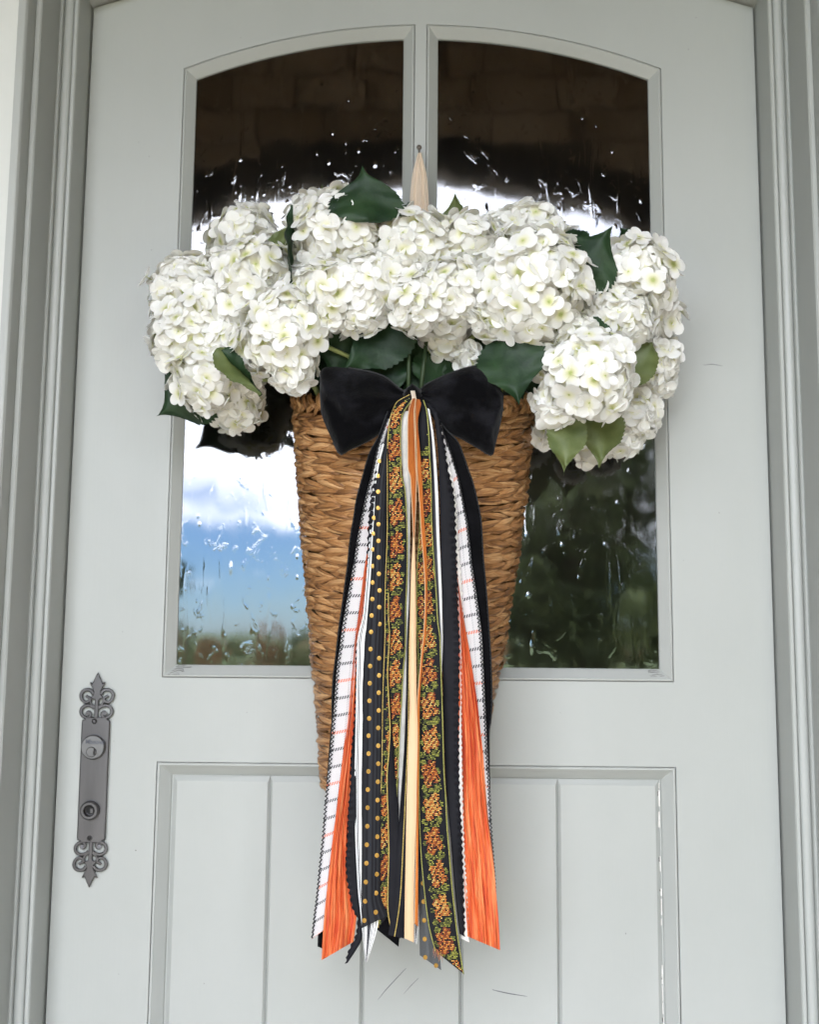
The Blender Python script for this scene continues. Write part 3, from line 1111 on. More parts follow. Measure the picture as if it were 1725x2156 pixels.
def strand_mesh(seed, L=.064, w=.0054, d=.0078, blades=3):
    """a twist of dried leaf: a few folded blades laid over each other"""
    r = random.Random(seed)
    V, Fc = [], []
    ns, nc = 9, 5
    for b in range(blades):
        k = len(V)
        z0 = (b - (blades - 1) / 2) * w * .46 + r.uniform(-.0006, .0006)
        hw = w * r.uniform(.42, .70)
        lift0 = d * (1 - (z0 / w) ** 2 * .9) * r.uniform(.82, 1.08)
        skew, x0 = r.uniform(-.10, .10), r.uniform(-.08, .08) * L
        fold, tw = r.uniform(.25, .95), r.uniform(-.4, .4)
        for i in range(ns):
            t = -1 + 2 * i / (ns - 1)
            ww = max(.10, (1 - abs(t) ** 2.6)) ** .6
            for j in range(nc):
                q = -1 + 2 * j / (nc - 1)
                x = x0 + t * L / 2
                zz = z0 * ww + q * hw * ww + skew * t * w + .0010 * math.sin(t * 2.2 + seed)
                yy = -lift0 * ww + .0052 * abs(t) ** 1.7 + fold * hw * abs(q) ** 1.2 + tw * q * hw * t + .0006 * math.sin(t * 6 + q * 3 + seed + b)
                V.append((x, yy, zz))
        Fc += [tuple(a + k for a in f_) for f_ in grid_faces(ns, nc)]
    return data('strand', V, Fc, M['straw'])


SM = [strand_mesh(i) for i in range(9)]
SMs = [strand_mesh(40 + i, L=.032, w=.0056, d=.0056, blades=3) for i in range(5)]
rows = []
z = bz[0] + .006
pitch = .0112
placed = []
ri = 0
while z < bz[-1] - .020:
    l, r, d = np.interp(z, bz, bl), np.interp(z, bz, br), np.interp(z, bz, bd)
    a = (r - l) / 2
    # arc length table of the half ellipse
    ph = np.linspace(0.02, math.pi - .02, 120)
    pts = [bsurf(z, t) for t in ph]
    al = np.concatenate([[0], np.cumsum([(pts[i + 1] - pts[i]).length for i in range(119)])])
    s = (.017 if ri % 2 else 0.0) + random.uniform(-.004, .004)
    while s < al[-1]:
        phi = float(np.interp(s, al, ph))
        placed.append((z + random.uniform(-.0012, .0012), phi, ri))
        s += random.uniform(.035, .045)
    z += pitch * random.uniform(.94, 1.06)
    ri += 1


def strand_matrix(z, phi, tilt, off=0.0, sc=1.0):
    p = bsurf(z, phi, off)
    tx = (bsurf(z, phi + .02) - bsurf(z, phi - .02)).normalized()
    tz = (bsurf(min(z + .01, bz[-1]), phi) - bsurf(max(z - .01, bz[0]), phi)).normalized()
    ny = tz.cross(tx).normalized()
    tz = tx.cross(ny).normalized()
    m = Matrix((tx, ny, tz)).transposed()
    return Matrix.Translation(p) @ m.to_4x4() @ Matrix.Rotation(tilt, 4, 'Y') @ Matrix.Diagonal((sc, 1, random.uniform(.9, 1.15), 1))


def project(p):
    d = Vector(p) - CAM
    w_ = d.dot(_f)
    return W / 2 + F * d.dot(_r) / w_, H / 2 - F * d.dot(_u) / w_


def hidden(u, v):
    if v < 960 and 690 < u < 1060:
        return True
    c = 868
    hw = np.interp(v, [840, 950, 1050, 1300, 1500, 1700], [60, 95, 125, 150, 162, 175])
    return abs(u - c) < hw


scored = []
for (z, phi, ri) in placed:
    p = bsurf(z, phi)
    u, v_ = project(p)
    scored.append((hidden(u, v_), -math.sin(phi), z, phi, ri))
scored.sort()
rest = MB()
for i, (hd, sc_, z, phi, ri) in enumerate(scored):
    tilt = (.11 if ri % 2 else -.10) + random.uniform(-.08, .08)
    me = random.choice(SM)
    L = strand_matrix(z, phi, tilt, random.uniform(-.0012, .0012), random.uniform(.92, 1.12))
    if i < 270:
        o = bpy.data.objects.new('strand', me)
        put(o, basket)
        o.matrix_basis = L
    else:
        rest.add([L @ v.co for v in me.vertices], [tuple(q.vertices) for q in me.polygons])
rest.build('woven_strands', M['straw'], basket, kind='stuff')
# plaited rim
zr = bz[-1] - .004
ph = np.linspace(.03, math.pi - .03, 29)
for row_, (dz, tl, of) in enumerate(((-.012, -.75, .003), (-.001, .75, .004))):
    for i in range(28):
        phi = (ph[i] + ph[i + 1]) / 2 + (.03 if row_ else 0)
        o = bpy.data.objects.new('rim_strand', random.choice(SMs))
        put(o, basket)
        o.matrix_basis = strand_matrix(zr + dz, min(phi, math.pi - .03), tl + random.uniform(-.15, .15), of, 1.0)

# ------------------------------------------------------------------ hydrangeas


def floret_mesh(seed):
    r = random.Random(seed)
    V, Fc, UV = [], [], []
    cup = r.uniform(-.06, .30)
    for p in range(4):
        th = p * math.pi / 2 + r.uniform(-.16, .16)
        ln, wd_ = r.uniform(.95, 1.12), r.uniform(.44, .54)
        tw, droop, cc = r.uniform(-.25, .25), r.uniform(-.30, .25), r.uniform(-.25, .55)
        lift = .05 * (p % 2)
        k = len(V)
        TS = (0.0, .13, .28, .44, .60, .75, .87, .955, 1.0)
        ns, nc = len(TS), 7
        for i in range(ns):
            t = TS[i]
            w = wd_ * ((.17 + .83 * math.sin(math.pi / 2 * t / .58) ** 1.25) if t < .58 else math.sqrt(max(0, 1 - ((t - .58) / .428) ** 2)))
            for j in range(nc):
                s = -1 + 2 * j / (nc - 1)
                x = t * ln - .05 * s * s * t * (1 - t)
                y = s * w
                zz = lift + (cup + droop * t) * t * t * .8 + cc * (s * w) ** 2 + tw * s * w * t * .5 + .03 * math.sin(7 * s + seed + p) * t * t
                V.append(((x * math.cos(th) - y * math.sin(th)) * .0185, (x * math.sin(th) + y * math.cos(th)) * .0185, zz * .0185))
                UV.append((math.hypot(x, y), s * .5 + p))
        Fc += [tuple(q + k for q in ff) for ff in grid_faces(ns, nc)]
    # centre button
    k = len(V)
    for i in range(8):
        a = i * math.pi / 4
        V.append((.0013 * math.cos(a), .0013 * math.sin(a), .0008))
        UV.append((-.2, 0))
    V.append((0, 0, .0026))
    UV.append((-.2, 0))
    Fc += [(k + i, k + (i + 1) % 8, k + 8) for i in range(8)]
    return data('floret', V, Fc, M['petal'], uvs=UV)


FM = [floret_mesh(i) for i in range(16)]
PX = .728e-3 / DIST                            # metres per working pixel per metre of distance


def wr_(px, Y):
    return px * PX * (DIST + Y)


def fib(n):
    g_ = math.pi * (3 - math.sqrt(5))
    return [Vector((math.sqrt(max(0, 1 - (1 - 2 * (i + .5) / n) ** 2)) * math.cos(g_ * i), math.sqrt(max(0, 1 - (1 - 2 * (i + .5) / n) ** 2)) * math.sin(g_ * i), 1 - 2 * (i + .5) / n)) for i in range(n)]


HEADS = []
MOUTH = bsurf(bz[-1] - .02, math.pi / 2, -.09)


def hydrangea(label, lobes, floret=1.0):
    Ls = [(at(u, v, Y), wr_(r * 1.10, Y), Y) for u, v, r, Y in lobes]
    c0 = Ls[0][0]
    t = thing('hydrangea', label, 'flower', MOUTH, 'white hydrangeas in the basket')
    stalks = MB()
    for li, (c, r, Y) in enumerate(Ls):
        for layer, (rr, dens) in enumerate(((1.0, 1.75), (.76, 1.2))):
            n = max(7, int(dens * 4 * math.pi * r * r * rr * rr / (.0245 ** 2)))
            rot = Matrix.Rotation(random.uniform(0, 6), 3, 'Z') @ Matrix.Rotation(random.uniform(0, 3), 3, 'X')
            for d in fib(n):
                d = (rot @ d + Vector((random.uniform(-.12, .12), random.uniform(-.12, .12), random.uniform(-.12, .12)))).normalized()
                if d.y > .45:
                    continue
                rad_ = (r - .008) * rr * random.uniform(.80, 1.10) * (1 + .16 * noise.noise(d * 2.2 + Vector((li * 3.1, r * 90, 0))))
                p = c + d * rad_
                if any(k != li and (p - c2).length < r2 * .80 for k, (c2, r2, _) in enumerate(Ls)):
                    continue
                if p.y > -.022:
                    continue
                nrm = (d + Vector((random.uniform(-.42, .42), random.uniform(-.40, .40), random.uniform(-.36, .48)))).normalized()
                q = nrm.to_track_quat('Z', 'Y').to_matrix()
                m = q @ Matrix.Rotation(random.uniform(0, 6.28), 3, 'Z')
                s = random.uniform(.92, 1.20) * floret
                o = bpy.data.objects.new('floret', random.choice(FM))
                put(o, t)
                o.matrix_basis = Matrix.Translation(p) @ m.to_4x4() @ Matrix.Diagonal((s, s, s * random.uniform(.6, 1.3), 1))
                if layer == 0 and random.random() < .7:
                    stalks.tube([c + d * rad_ * .25, c + d * rad_ * .7 + Vector((0, 0, -.003)), p], [.0012, .0009, .0008], 4, cap=False)
    for (c, r, Y) in Ls[:1]:
        mid = (c + MOUTH) / 2 + Vector((0, -.01, .03))
        stalks.tube([c, c.lerp(mid, .6) + Vector((0, 0, .0)), mid, MOUTH + Vector(((c.x - MOUTH.x) * .3, 0, -.05))], [.003, .0035, .004, .004], 7)
    stalks.build('flower_stalks', M['stalk'], t)
    return t


hyd = {}
hyd['A'] = hydrangea('pale hydrangea half hidden at the upper left back, under the small olive leaf', [(519, 512, 74, -.075)])
hyd['B'] = hydrangea('large hydrangea forming the far left end of the bouquet', [(396, 618, 80, -.11), (394, 705, 78, -.135), (452, 650, 72, -.14), (470, 725, 56, -.15)])
hyd['C'] = hydrangea('lowest left hydrangea, drooping over the left window pane', [(438, 795, 72, -.14), (495, 850, 60, -.085), (505, 795, 48, -.12), (440, 845, 40, -.1)])
hyd['D'] = hydrangea('hydrangea left of the upright edge-on leaf', [(540, 590, 84, -.155), (480, 580, 56, -.12), (600, 545, 58, -.12), (500, 650, 60, -.15)])
hyd['E'] = hydrangea('hydrangea hanging low over the left corner of the basket rim', [(598, 690, 86, -.20), (615, 768, 54, -.185), (550, 725, 66, -.18), (640, 620, 60, -.175)])
hyd['F'] = hydrangea('tall rounded hydrangea under the large dark top leaf', [(717, 502, 102, -.155), (660, 465, 56, -.11), (800, 520, 62, -.145)])
hyd['G'] = hydrangea('hydrangea above the left loop of the black bow', [(693, 622, 76, -.195), (784, 605, 74, -.20), (760, 660, 48, -.2)])
hyd['H'] = hydrangea('hydrangea just below the peach hanging ribbon', [(872, 535, 90, -.165), (880, 634, 70, -.215), (832, 590, 60, -.19)])
hyd['I'] = hydrangea('hydrangea below the upright olive leaf at the top middle', [(982, 524, 70, -.16), (945, 618, 74, -.20), (925, 545, 56, -.17), (1030, 560, 60, -.17)])
hyd['J'] = hydrangea('shaded hydrangea tucked low in the middle behind the bow', [(932, 706, 52, -.135), (985, 752, 30, -.15)])
hyd['K'] = hydrangea('largest roundest hydrangea, right of centre', [(1118, 610, 124, -.205), (1110, 492, 66, -.115), (1050, 660, 64, -.2), (1045, 500, 48, -.1), (1170, 525, 56, -.15)])
hyd['L'] = hydrangea('hydrangea drooping over the right corner of the basket rim', [(1240, 788, 96, -.215), (1172, 852, 46, -.19), (1215, 715, 58, -.2), (1165, 765, 50, -.19)])
hyd['M'] = hydrangea('tall hydrangea at the upper right beside the curled dark leaf', [(1334, 588, 88, -.15), (1312, 672, 66, -.175), (1262, 640, 48, -.17)])
hyd['N'] = hydrangea('hydrangea at the far right end above the olive leaf', [(1384, 668, 50, -.105), (1392, 752, 40, -.10)])
hyd['O'] = hydrangea('lowest right hydrangea, shaded behind the two olive leaves', [(1332, 872, 54, -.075), (1312, 925, 38, -.065), (1240, 945, 34, -.07), (1150, 915, 24, -.065), (1380, 800, 42, -.08)])

# ------------------------------------------------------------------ leaves


def leaf(owner, base, tip, width, mat='leaf', roll=0.0, bend=.0, fold=.25, name='leaf'):
    """base, tip = (u, v, Y); width in working pixels; roll turns the blade about its midrib"""
    A, Bp = at(*base), at(*tip)
    ax = Bp - A
    L = ax.length
    ax.normalize()
    toc = (CAM - (A + Bp) / 2).normalized()
    side = ax.cross(toc).normalized()
    nrm = side.cross(ax).normalized()
    side = Matrix.Rotation(roll, 3, ax) @ side
    nrm = Matrix.Rotation(roll, 3, ax) @ nrm
    hw = wr_(width, base[2]) / 2
    nl, nc = 33, 9
    V, UV = [], []
    sd_ = random.uniform(0, 9)
    for i in range(nl):
        t = i / (nl - 1)
        w = (math.sin(math.pi * min(1.0, t * 1.02) ** .72) ** .78) if t < .86 else 0
        ov = max(0.0, math.sin(math.pi * (t ** .70))) ** .85
        # drawn-out tip
        ov *= 1 - .72 * min(1, max(0, (t - .60) / .32)) ** .9
        ser = 1 + (.055 if i % 2 else -.03) * (1 if .06 < t < .92 else 0)
        for j in range(nc):
            s = -1 + 2 * j / (nc - 1)
            x = s * hw * ov * (ser if abs(s) == 1 else 1)
            h = -fold * abs(x) * .9 + .0018 * math.sin(t * 22 + abs(s) * 3 + sd_) * abs(s) - bend * L * (t - .5) ** 2 * 2 + .0035 * math.sin(t * 6 + s * 2 + sd_)
            V.append(A + ax * (L * t - (.10 * abs(s) * hw if i % 2 else .06 * abs(s) * hw) * ov) + side * x + nrm * h)
            UV.append((s, t))
    o = part(name, V, grid_faces(nl, nc), M[mat], owner, uvs=UV)
    vb = MB()
    pts, rs = [], []
    for i in range(0, nl - 2, 2):
        pts.append(Vector(V[i * nc + nc // 2]) + nrm * .0003)
        rs.append(.0012 * (1 - .7 * i / nl))
    vb.tube(pts, rs, 4, cap=False)
    for i in range(4, nl - 9, 5):
        for sg in (-1, 1):
            pp = [Vector(V[min(nl - 1, i + q) * nc + nc // 2 + sg * q]) + nrm * .0003 for q in range(4)]
            vb.tube(pp, [.0006, .00055, .00045, .0003], 3, cap=False)
    vb.build('leaf_vein', M['vein' if mat == 'leaf' else 'vein_pale'], o)
    return o


leaf(hyd['F'], (776, 466, -.232), (763, 350, -.212), 165, roll=.12, fold=.2)
leaf(hyd['F'], (800, 500, -.13), (862, 426, -.10), 70, roll=.5)
leaf(hyd['D'], (614, 605, -.205), (612, 432, -.20), 82, roll=1.42, fold=.15)
leaf(hyd['A'], (625, 492, -.17), (540, 525, -.16), 46, 'olive', roll=.3)
leaf(hyd['F'], (690, 440, -.05), (678, 388, -.05), 40, 'olive')
leaf(hyd['I'], (968, 505, -.12), (959, 406, -.10), 84, 'olive', roll=.1)
leaf(hyd['I'], (1070, 490, -.10), (1012, 482, -.10), 46, roll=.4)
leaf(hyd['M'], (1200, 600, -.20), (1290, 478, -.215), 150, roll=-.15, fold=.22)
leaf(hyd['K'], (1255, 535, -.20), (1160, 488, -.16), 60, roll=-.6)
leaf(hyd['M'], (1335, 520, -.08), (1305, 478, -.08), 62)
leaf(hyd['C'], (442, 800, -.13), (331, 876, -.115), 150, roll=.2, fold=.18)
leaf(hyd['C'], (455, 735, -.22), (548, 832, -.20), 66, 'olive', roll=-.75)
leaf(hyd['C'], (470, 735, -.215), (549, 834, -.195), 46, roll=.85)
leaf(hyd['H'], (868, 668, -.17), (712, 790, -.19), 120, roll=.25, fold=.15)
leaf(hyd['G'], (752, 668, -.15), (690, 815, -.16), 120, roll=-.2)
leaf(hyd['J'], (860, 670, -.12), (850, 830, -.14), 110)
leaf(hyd['J'], (1000, 700, -.11), (940, 825, -.13), 120)
leaf(hyd['J'], (1080, 705, -.10), (1100, 840, -.12), 120, roll=.3)
leaf(hyd['H'], (872, 690, -.125), (868, 862, -.15), 150, roll=.15)
leaf(hyd['I'], (930, 740, -.14), (905, 850, -.155), 110, roll=-.3)
leaf(hyd['G'], (800, 745, -.145), (835, 852, -.155), 110, roll=.3)
leaf(hyd['I'], (985, 690, -.09), (1010, 850, -.11), 150)
leaf(hyd['G'], (740, 700, -.09), (770, 860, -.11), 150)
leaf(hyd['E'], (640, 740, -.12), (668, 830, -.12), 90)
leaf(hyd['K'], (1064, 700, -.215), (1093, 852, -.235), 150, roll=.10, fold=.18, bend=.08)
leaf(hyd['L'], (1240, 672, -.22), (1324, 758, -.205), 42, roll=.75)
leaf(hyd['N'], (1372, 722, -.16), (1312, 838, -.17), 78, 'olive', roll=-.3)
leaf(hyd['L'], (1196, 862, -.185), (1188, 1000, -.195), 84, 'olive', roll=.15)
leaf(hyd['L'], (1272, 850, -.165), (1262, 985, -.16), 104, 'olive', roll=-.2)
leaf(hyd['L'], (1150, 760, -.12), (1120, 850, -.13), 90)
# green stems dropping into the basket behind the bow
for u0, u1 in ((862, 860), (900, 884)):
    g = MB()
    g.tube([at(u0, 700, -.15), at((u0 + u1) / 2, 770, -.165), at(u1, 850, -.16)], [.0026, .003, .003], 8)
    g.build('stem', M['stem'], hyd['J'])

# ------------------------------------------------------------------ ribbons
K = {0: (0, 0, 1), 3: (566.8, 724.3, .32857), 4: (598.3, 1322.6, .35057), 5: (680.2, 944.7, .17531), 6: (837.6, 944.7, .17531), 7: (661.3, 755.8, .2556), 8: (629.8, 1826.4, .26286)}


def pts_(*segs):
    out = []
    for code, lst in segs:
        ox, oy, s = K[code]
        for x, y in lst:
            p = (ox + x * s, oy + y * s)
            if len(segs) > 1 and out and p[1] < out[-1][1] + 5:      # the crops overlap
                continue
            out.append(p)
    return out


def resample(P, n):
    P = cr_curve(P, 8)
    P = np.array([(p.x, p.y) for p in P])
    al = np.concatenate([[0], np.cumsum(np.hypot(*(P[1:] - P[:-1]).T))])
    t = np.linspace(0, al[-1], n)
    return np.stack([np.interp(t, al, P[:, 0]), np.interp(t, al, P[:, 1])], 1)


def ybase(v):
    return float(np.interp(v, [800, 835, 870, 920, 1000, 1150, 1400, 1700, 2050], [-.212, -.222, -.232, -.232, -.222, -.208, -.198, -.188, -.178]))


class Ribbon:
    def __init__(s, L, R, k0, k1, n=110, nx=13, curl=.002, ruffle=None, pleat=0.0, wave=.0015, seed=0):
        s.L, s.R, s.n, s.nx = resample(L, n), resample(R, n), n, nx
        s.k0, s.k1, s.curl, s.ruffle, s.pleat, s.wave, s.seed = k0, k1, curl, ruffle, pleat, wave, seed
        mid = (s.L + s.R) / 2
        s.len = np.concatenate([[0], np.cumsum(np.hypot(*(mid[1:] - mid[:-1]).T))])

    def pt(s, t, q, lift=0.0):
        """t along 0..1, q across 0..1"""
        x = t * (s.n - 1)
        i = min(int(x), s.n - 2)
        fr = x - i
        l = s.L[i] * (1 - fr) + s.L[i + 1] * fr
        r = s.R[i] * (1 - fr) + s.R[i + 1] * fr
        p = l * (1 - q) + r * q
        u, v = p
        Y = ybase(v) - .0042 * (s.k0 + (s.k1 - s.k0) * t) - s.curl * (1 - (2 * q - 1) ** 2)
        Y += s.wave * math.sin(v / 95 + s.seed * 1.7 + q * .8) + s.wave * 1.3 * (q - .5) * math.sin(v / 120 + s.seed * 2.9) + s.wave * .6 * noise.noise((v / 60, q * 1.5, s.seed * 5))
        if s.pleat:
            c = q * 9 + .8 * noise.noise((q * 6, v / 160, s.seed))
            Y += s.pleat * (1.3 * noise.noise((q * 7 + v / 420, v / 420, s.seed)) + .9 * noise.noise((q * 17 - v / 600, v / 300, s.seed)) + .45 * noise.noise((q * 40 - v / 500, v / 160, s.seed + 5)))
        if s.ruffle:
            side, amp, per = s.ruffle
            e = max(0, (q - .62) / .38) if side > 0 else max(0, (.38 - q) / .38)
            if side == 0:
                e = max(0, (q - .7) / .3, (.3 - q) / .3)
            ph = 2 * math.pi * v / per + s.seed + 3.0 * noise.noise((v / 34, s.seed, 0))
            am = .7 + .85 * abs(noise.noise((v / 31, s.seed, 4)))
            Y += amp * am * e * math.sin(ph)
            u += (.9 if side >= 0 else -.9) * e * 2.7 * am * math.sin(ph + 1.1)
        return at(u, v, Y - lift)

    def mesh(s, name, mat, parent=None, vs=1.0, uw=None):
        V, UV = [], []
        for i in range(s.n):
            wpx = float(np.hypot(*(s.R[i] - s.L[i])))
            for j in range(s.nx):
                q = j / (s.nx - 1)
                V.append(s.pt(i / (s.n - 1), q))
                UV.append((q if uw is None else (q - uw) * wpx * .06, s.len[i] * vs))
        return part(name, V, grid_faces(s.n, s.nx), mat, parent, uvs=UV)

    def edge(s, q, name, mat, parent, r=.0005, lift=.0004, zig=0.0, nn=None, t0=0, t1=1):
        m = MB()
        nn = nn or s.n * 2
        P = []
        for i in range(nn):
            t = t0 + (t1 - t0) * i / (nn - 1)
            P.append(s.pt(t, q + (zig if i % 2 else -zig), lift))
        m.tube(P, r, 4, cap=False)
        return m.build(name, mat, parent)


GRP = 'ribbons hanging from the bow'


def ribbon(name, label, **kw):
    b = at(868, 838, -.21)
    return thing(name, label, 'ribbon', b, GRP)


# black velvet, outer left
Lp = pts_((3, [(760, 430), (700, 590), (640, 700), (590, 870), (555, 1000), (540, 1100), (515, 1250), (500, 1400), (480, 1550), (460, 1700), (445, 1800)]), (4, [(315, 90), (300, 220), (290, 300), (284, 450), (284, 560), (272, 700), (242, 1100), (216, 1500), (203, 1910)]))
Rp = pts_((3, [(800, 430), (750, 600), (715, 720), (690, 900), (680, 1100), (660, 1400), (640, 1700)]), (4, [(460, 100), (440, 500), (400, 900), (340, 1400), (238, 1925)]))
t = ribbon('velvet_ribbon', 'black velvet ribbon along the left outer edge, beside the plaid one')
r = Ribbon(Lp, Rp, -2.2, -2.2, seed=1)
r.mesh('ribbon_band', M['velvet'], t)
r.edge(.03, 'stitched_edge', M['stitch'], t, r=.0008, zig=.012)

# plaid left
Lp = pts_((3, [(760, 480), (700, 650), (668, 790), (650, 870), (625, 960), (600, 1080), (570, 1230), (548, 1380), (515, 1560), (490, 1700), (470, 1820)]), (4, [(335, 120), (318, 240), (300, 480), (288, 620), (280, 720), (262, 900), (245, 1050), (230, 1250), (212, 1420), (195, 1600), (178, 1740), (165, 1866)]))
Rp = pts_((3, [(790, 480), (745, 650), (730, 900), (700, 1200), (665, 1500), (640, 1800)]), (4, [(455, 150), (435, 400), (415, 700), (375, 1000), (330, 1300), (290, 1550), (248, 1806)]))
t = ribbon('plaid_ribbon', 'white plaid ribbon with a black stitched edge, left side of the bunch')
r = Ribbon(Lp, Rp, -.5, -.3, seed=2)
r.mesh('ribbon_band', M['plaid'], t, vs=1 / 36.0, uw=0)
r.edge(.05, 'stitched_edge', M['stitch'], t, r=.0011, zig=.055, nn=240, lift=.0012)

# orange left
Lp = pts_((3, [(700, 900), (655, 1150), (628, 1330), (608, 1450), (590, 1600), (570, 1750)]), (4, [(425, 80), (410, 250), (393, 430), (380, 560), (360, 700), (345, 830), (325, 1000), (310, 1130), (290, 1280), (270, 1450), (250, 1640), (236, 1800), (225, 1992)]))
Rp = pts_((3, [(720, 900), (690, 1200), (665, 1450), (645, 1700)]), (4, [(470, 100), (455, 400), (440, 700), (425, 900), (405, 1150), (410, 1400), (425, 1600), (436, 1720), (418, 1880)]))
t = ribbon('crinkled_ribbon', 'orange crinkled ribbon at the left, cut on a slant')
r = Ribbon(Lp, Rp, .6, .8, nx=61, pleat=.0068, seed=3, n=130)
r.mesh('ribbon_band', M['crinkle'], t, vs=1 / 100.0)

# ruffle left
Lp = pts_((3, [(700, 700), (672, 850), (655, 950), (640, 1100), (632, 1250), (625, 1500), (600, 1750)]), (4, [(437, 100), (432, 300), (424, 520), (412, 650), (405, 750), (400, 850), (398, 950), (385, 1100), (380, 1250), (374, 1350), (371, 1420), (380, 1520), (395, 1600), (410, 1680), (438, 1740), (438, 1800), (424, 1862), (400, 1905), (377, 1965), (369, 2012)]))
Rp = pts_((3, [(740, 700), (730, 900), (715, 1200), (700, 1500), (680, 1750)]), (4, [(500, 100), (490, 400), (480, 800), (470, 1100), (455, 1400), (456, 1600), (466, 1740), (472, 1800), (466, 1870), (440, 1920), (410, 1966), (382, 2008)]))
t = ribbon('ruffled_ribbon', 'black ruffled ribbon at the left, its torn tail curling out below')
r = Ribbon(Lp, Rp, 2.3, 2.7, n=260, ruffle=(-1, .0028, 15), seed=4)
r.mesh('ribbon_band', M['satin'], t)

# stripes left
Lp = pts_((3, [(725, 640), (690, 750), (672, 830), (665, 900), (655, 1050), (645, 1200), (632, 1400), (615, 1600), (600, 1750)]), (4, [(443, 60), (437, 250), (432, 500), (428, 700), (424, 900), (425, 1100), (430, 1300), (443, 1550), (458, 1700), (473, 1850), (487, 2000)]))
Rp = pts_((3, [(760, 640), (750, 800), (745, 1000), (735, 1300), (725, 1600)]), (4, [(580, 100), (570, 500), (562, 900), (560, 1300), (562, 1600), (566, 1770), (500, 2003)]))
t = ribbon('striped_ribbon', 'black and white striped ribbon at the left with a pointed end')
r = Ribbon(Lp, Rp, 3.2, 3.4, seed=5)
r.mesh('ribbon_band', M['striped'], t)

# sheer dotted left
Lp = pts_((3, [(800, 440), (760, 540), (730, 650), (705, 780), (684, 900), (676, 1050), (664, 1250), (650, 1500), (633, 1700), (620, 1860)]), (4, [(475, 30), (472, 300), (470, 600), (468, 1000), (466, 1300), (465, 1600), (467, 1800)]))
Rp = pts_((3, [(830, 440), (800, 540), (785, 650), (775, 800), (765, 1000), (752, 1200), (748, 1500), (742, 1800)]), (4, [(602, 60), (596, 300), (592, 600), (587, 900), (583, 1200), (580, 1500), (584, 1620), (628, 1722)]))
t = ribbon('dotted_ribbon', 'sheer black striped ribbon with two rows of gold dots, left of centre')
r = Ribbon(Lp, Rp, 3.6, 5.2, seed=6, curl=.003)
r.mesh('ribbon_band', M['sheer'], t)


def dots(r, plist, parent, rad_=5.2, lift=.0006):
    m = MB()
    for (u, v) in plist:
        i = int(np.argmin(np.abs((r.L[:, 1] + r.R[:, 1]) / 2 - v)))
        for _ in range(3):
            l_, r_ = r.L[i], r.R[i]
            q = (u - l_[0]) / max(r_[0] - l_[0], 1)
            vv = l_[1] * (1 - q) + r_[1] * q
            i = int(np.clip(i + round((v - vv) / max(.5, (r.L[-1, 1] - r.L[0, 1]) / r.n)), 0, r.n - 1))
        q = min(max(q, .06), .94)
        p = r.pt(i / (r.n - 1), q, lift)
        Y = p.y
        c = at(u, v, Y)
        s = wr_(rad_, Y)
        vs_ = [(c.x, c.y - .0002, c.z)] + [(c.x + s * .92 * math.cos(a), c.y, c.z + s * math.sin(a)) for a in np.linspace(0, 2 * math.pi, 13)[:-1]]
        m.add(vs_, [(0, 1 + a, 1 + (a + 1) % 12) for a in range(12)])
    return m.build('gold_dots', M['gold'], parent)


c1 = pts_((5, [(613, 830), (608, 1020), (602, 1210), (599, 1410), (597, 1607), (593, 1805), (585, 2003)]), (4, [(523, 22), (520, 125), (517, 227), (515, 330), (513, 435), (511, 541), (508, 645), (508, 752), (507, 859), (503, 968), (502, 1077), (500, 1188), (497, 1299), (495, 1410), (491, 1523), (487, 1638), (482, 1754)]))
c2 = pts_((5, [(680, 148), (667, 327), (663, 517), (665, 712), (667, 908), (667, 1107), (670, 1305), (672, 1503), (680, 1702), (677, 1902), (680, 2105)]), (4, [(571, 180), (571, 283), (569, 387), (569, 493), (566, 598), (566, 705), (566, 813), (564, 921), (562, 1031), (562, 1140), (560, 1251), (558, 1363), (557, 1476), (553, 1589), (551, 1704)]))
dots(r, c1, t, 4.8)
dots(r, c2, t, 4.8)

# floral embroidery
FCOL = [(.24, .040, .008), (.54, .14, .016), (.72, .27, .04), (.74, .42, .10), (.76, .57, .18)]
GCOL = [(.08, .095, .014), (.18, .19, .028), (.36, .36, .06)]


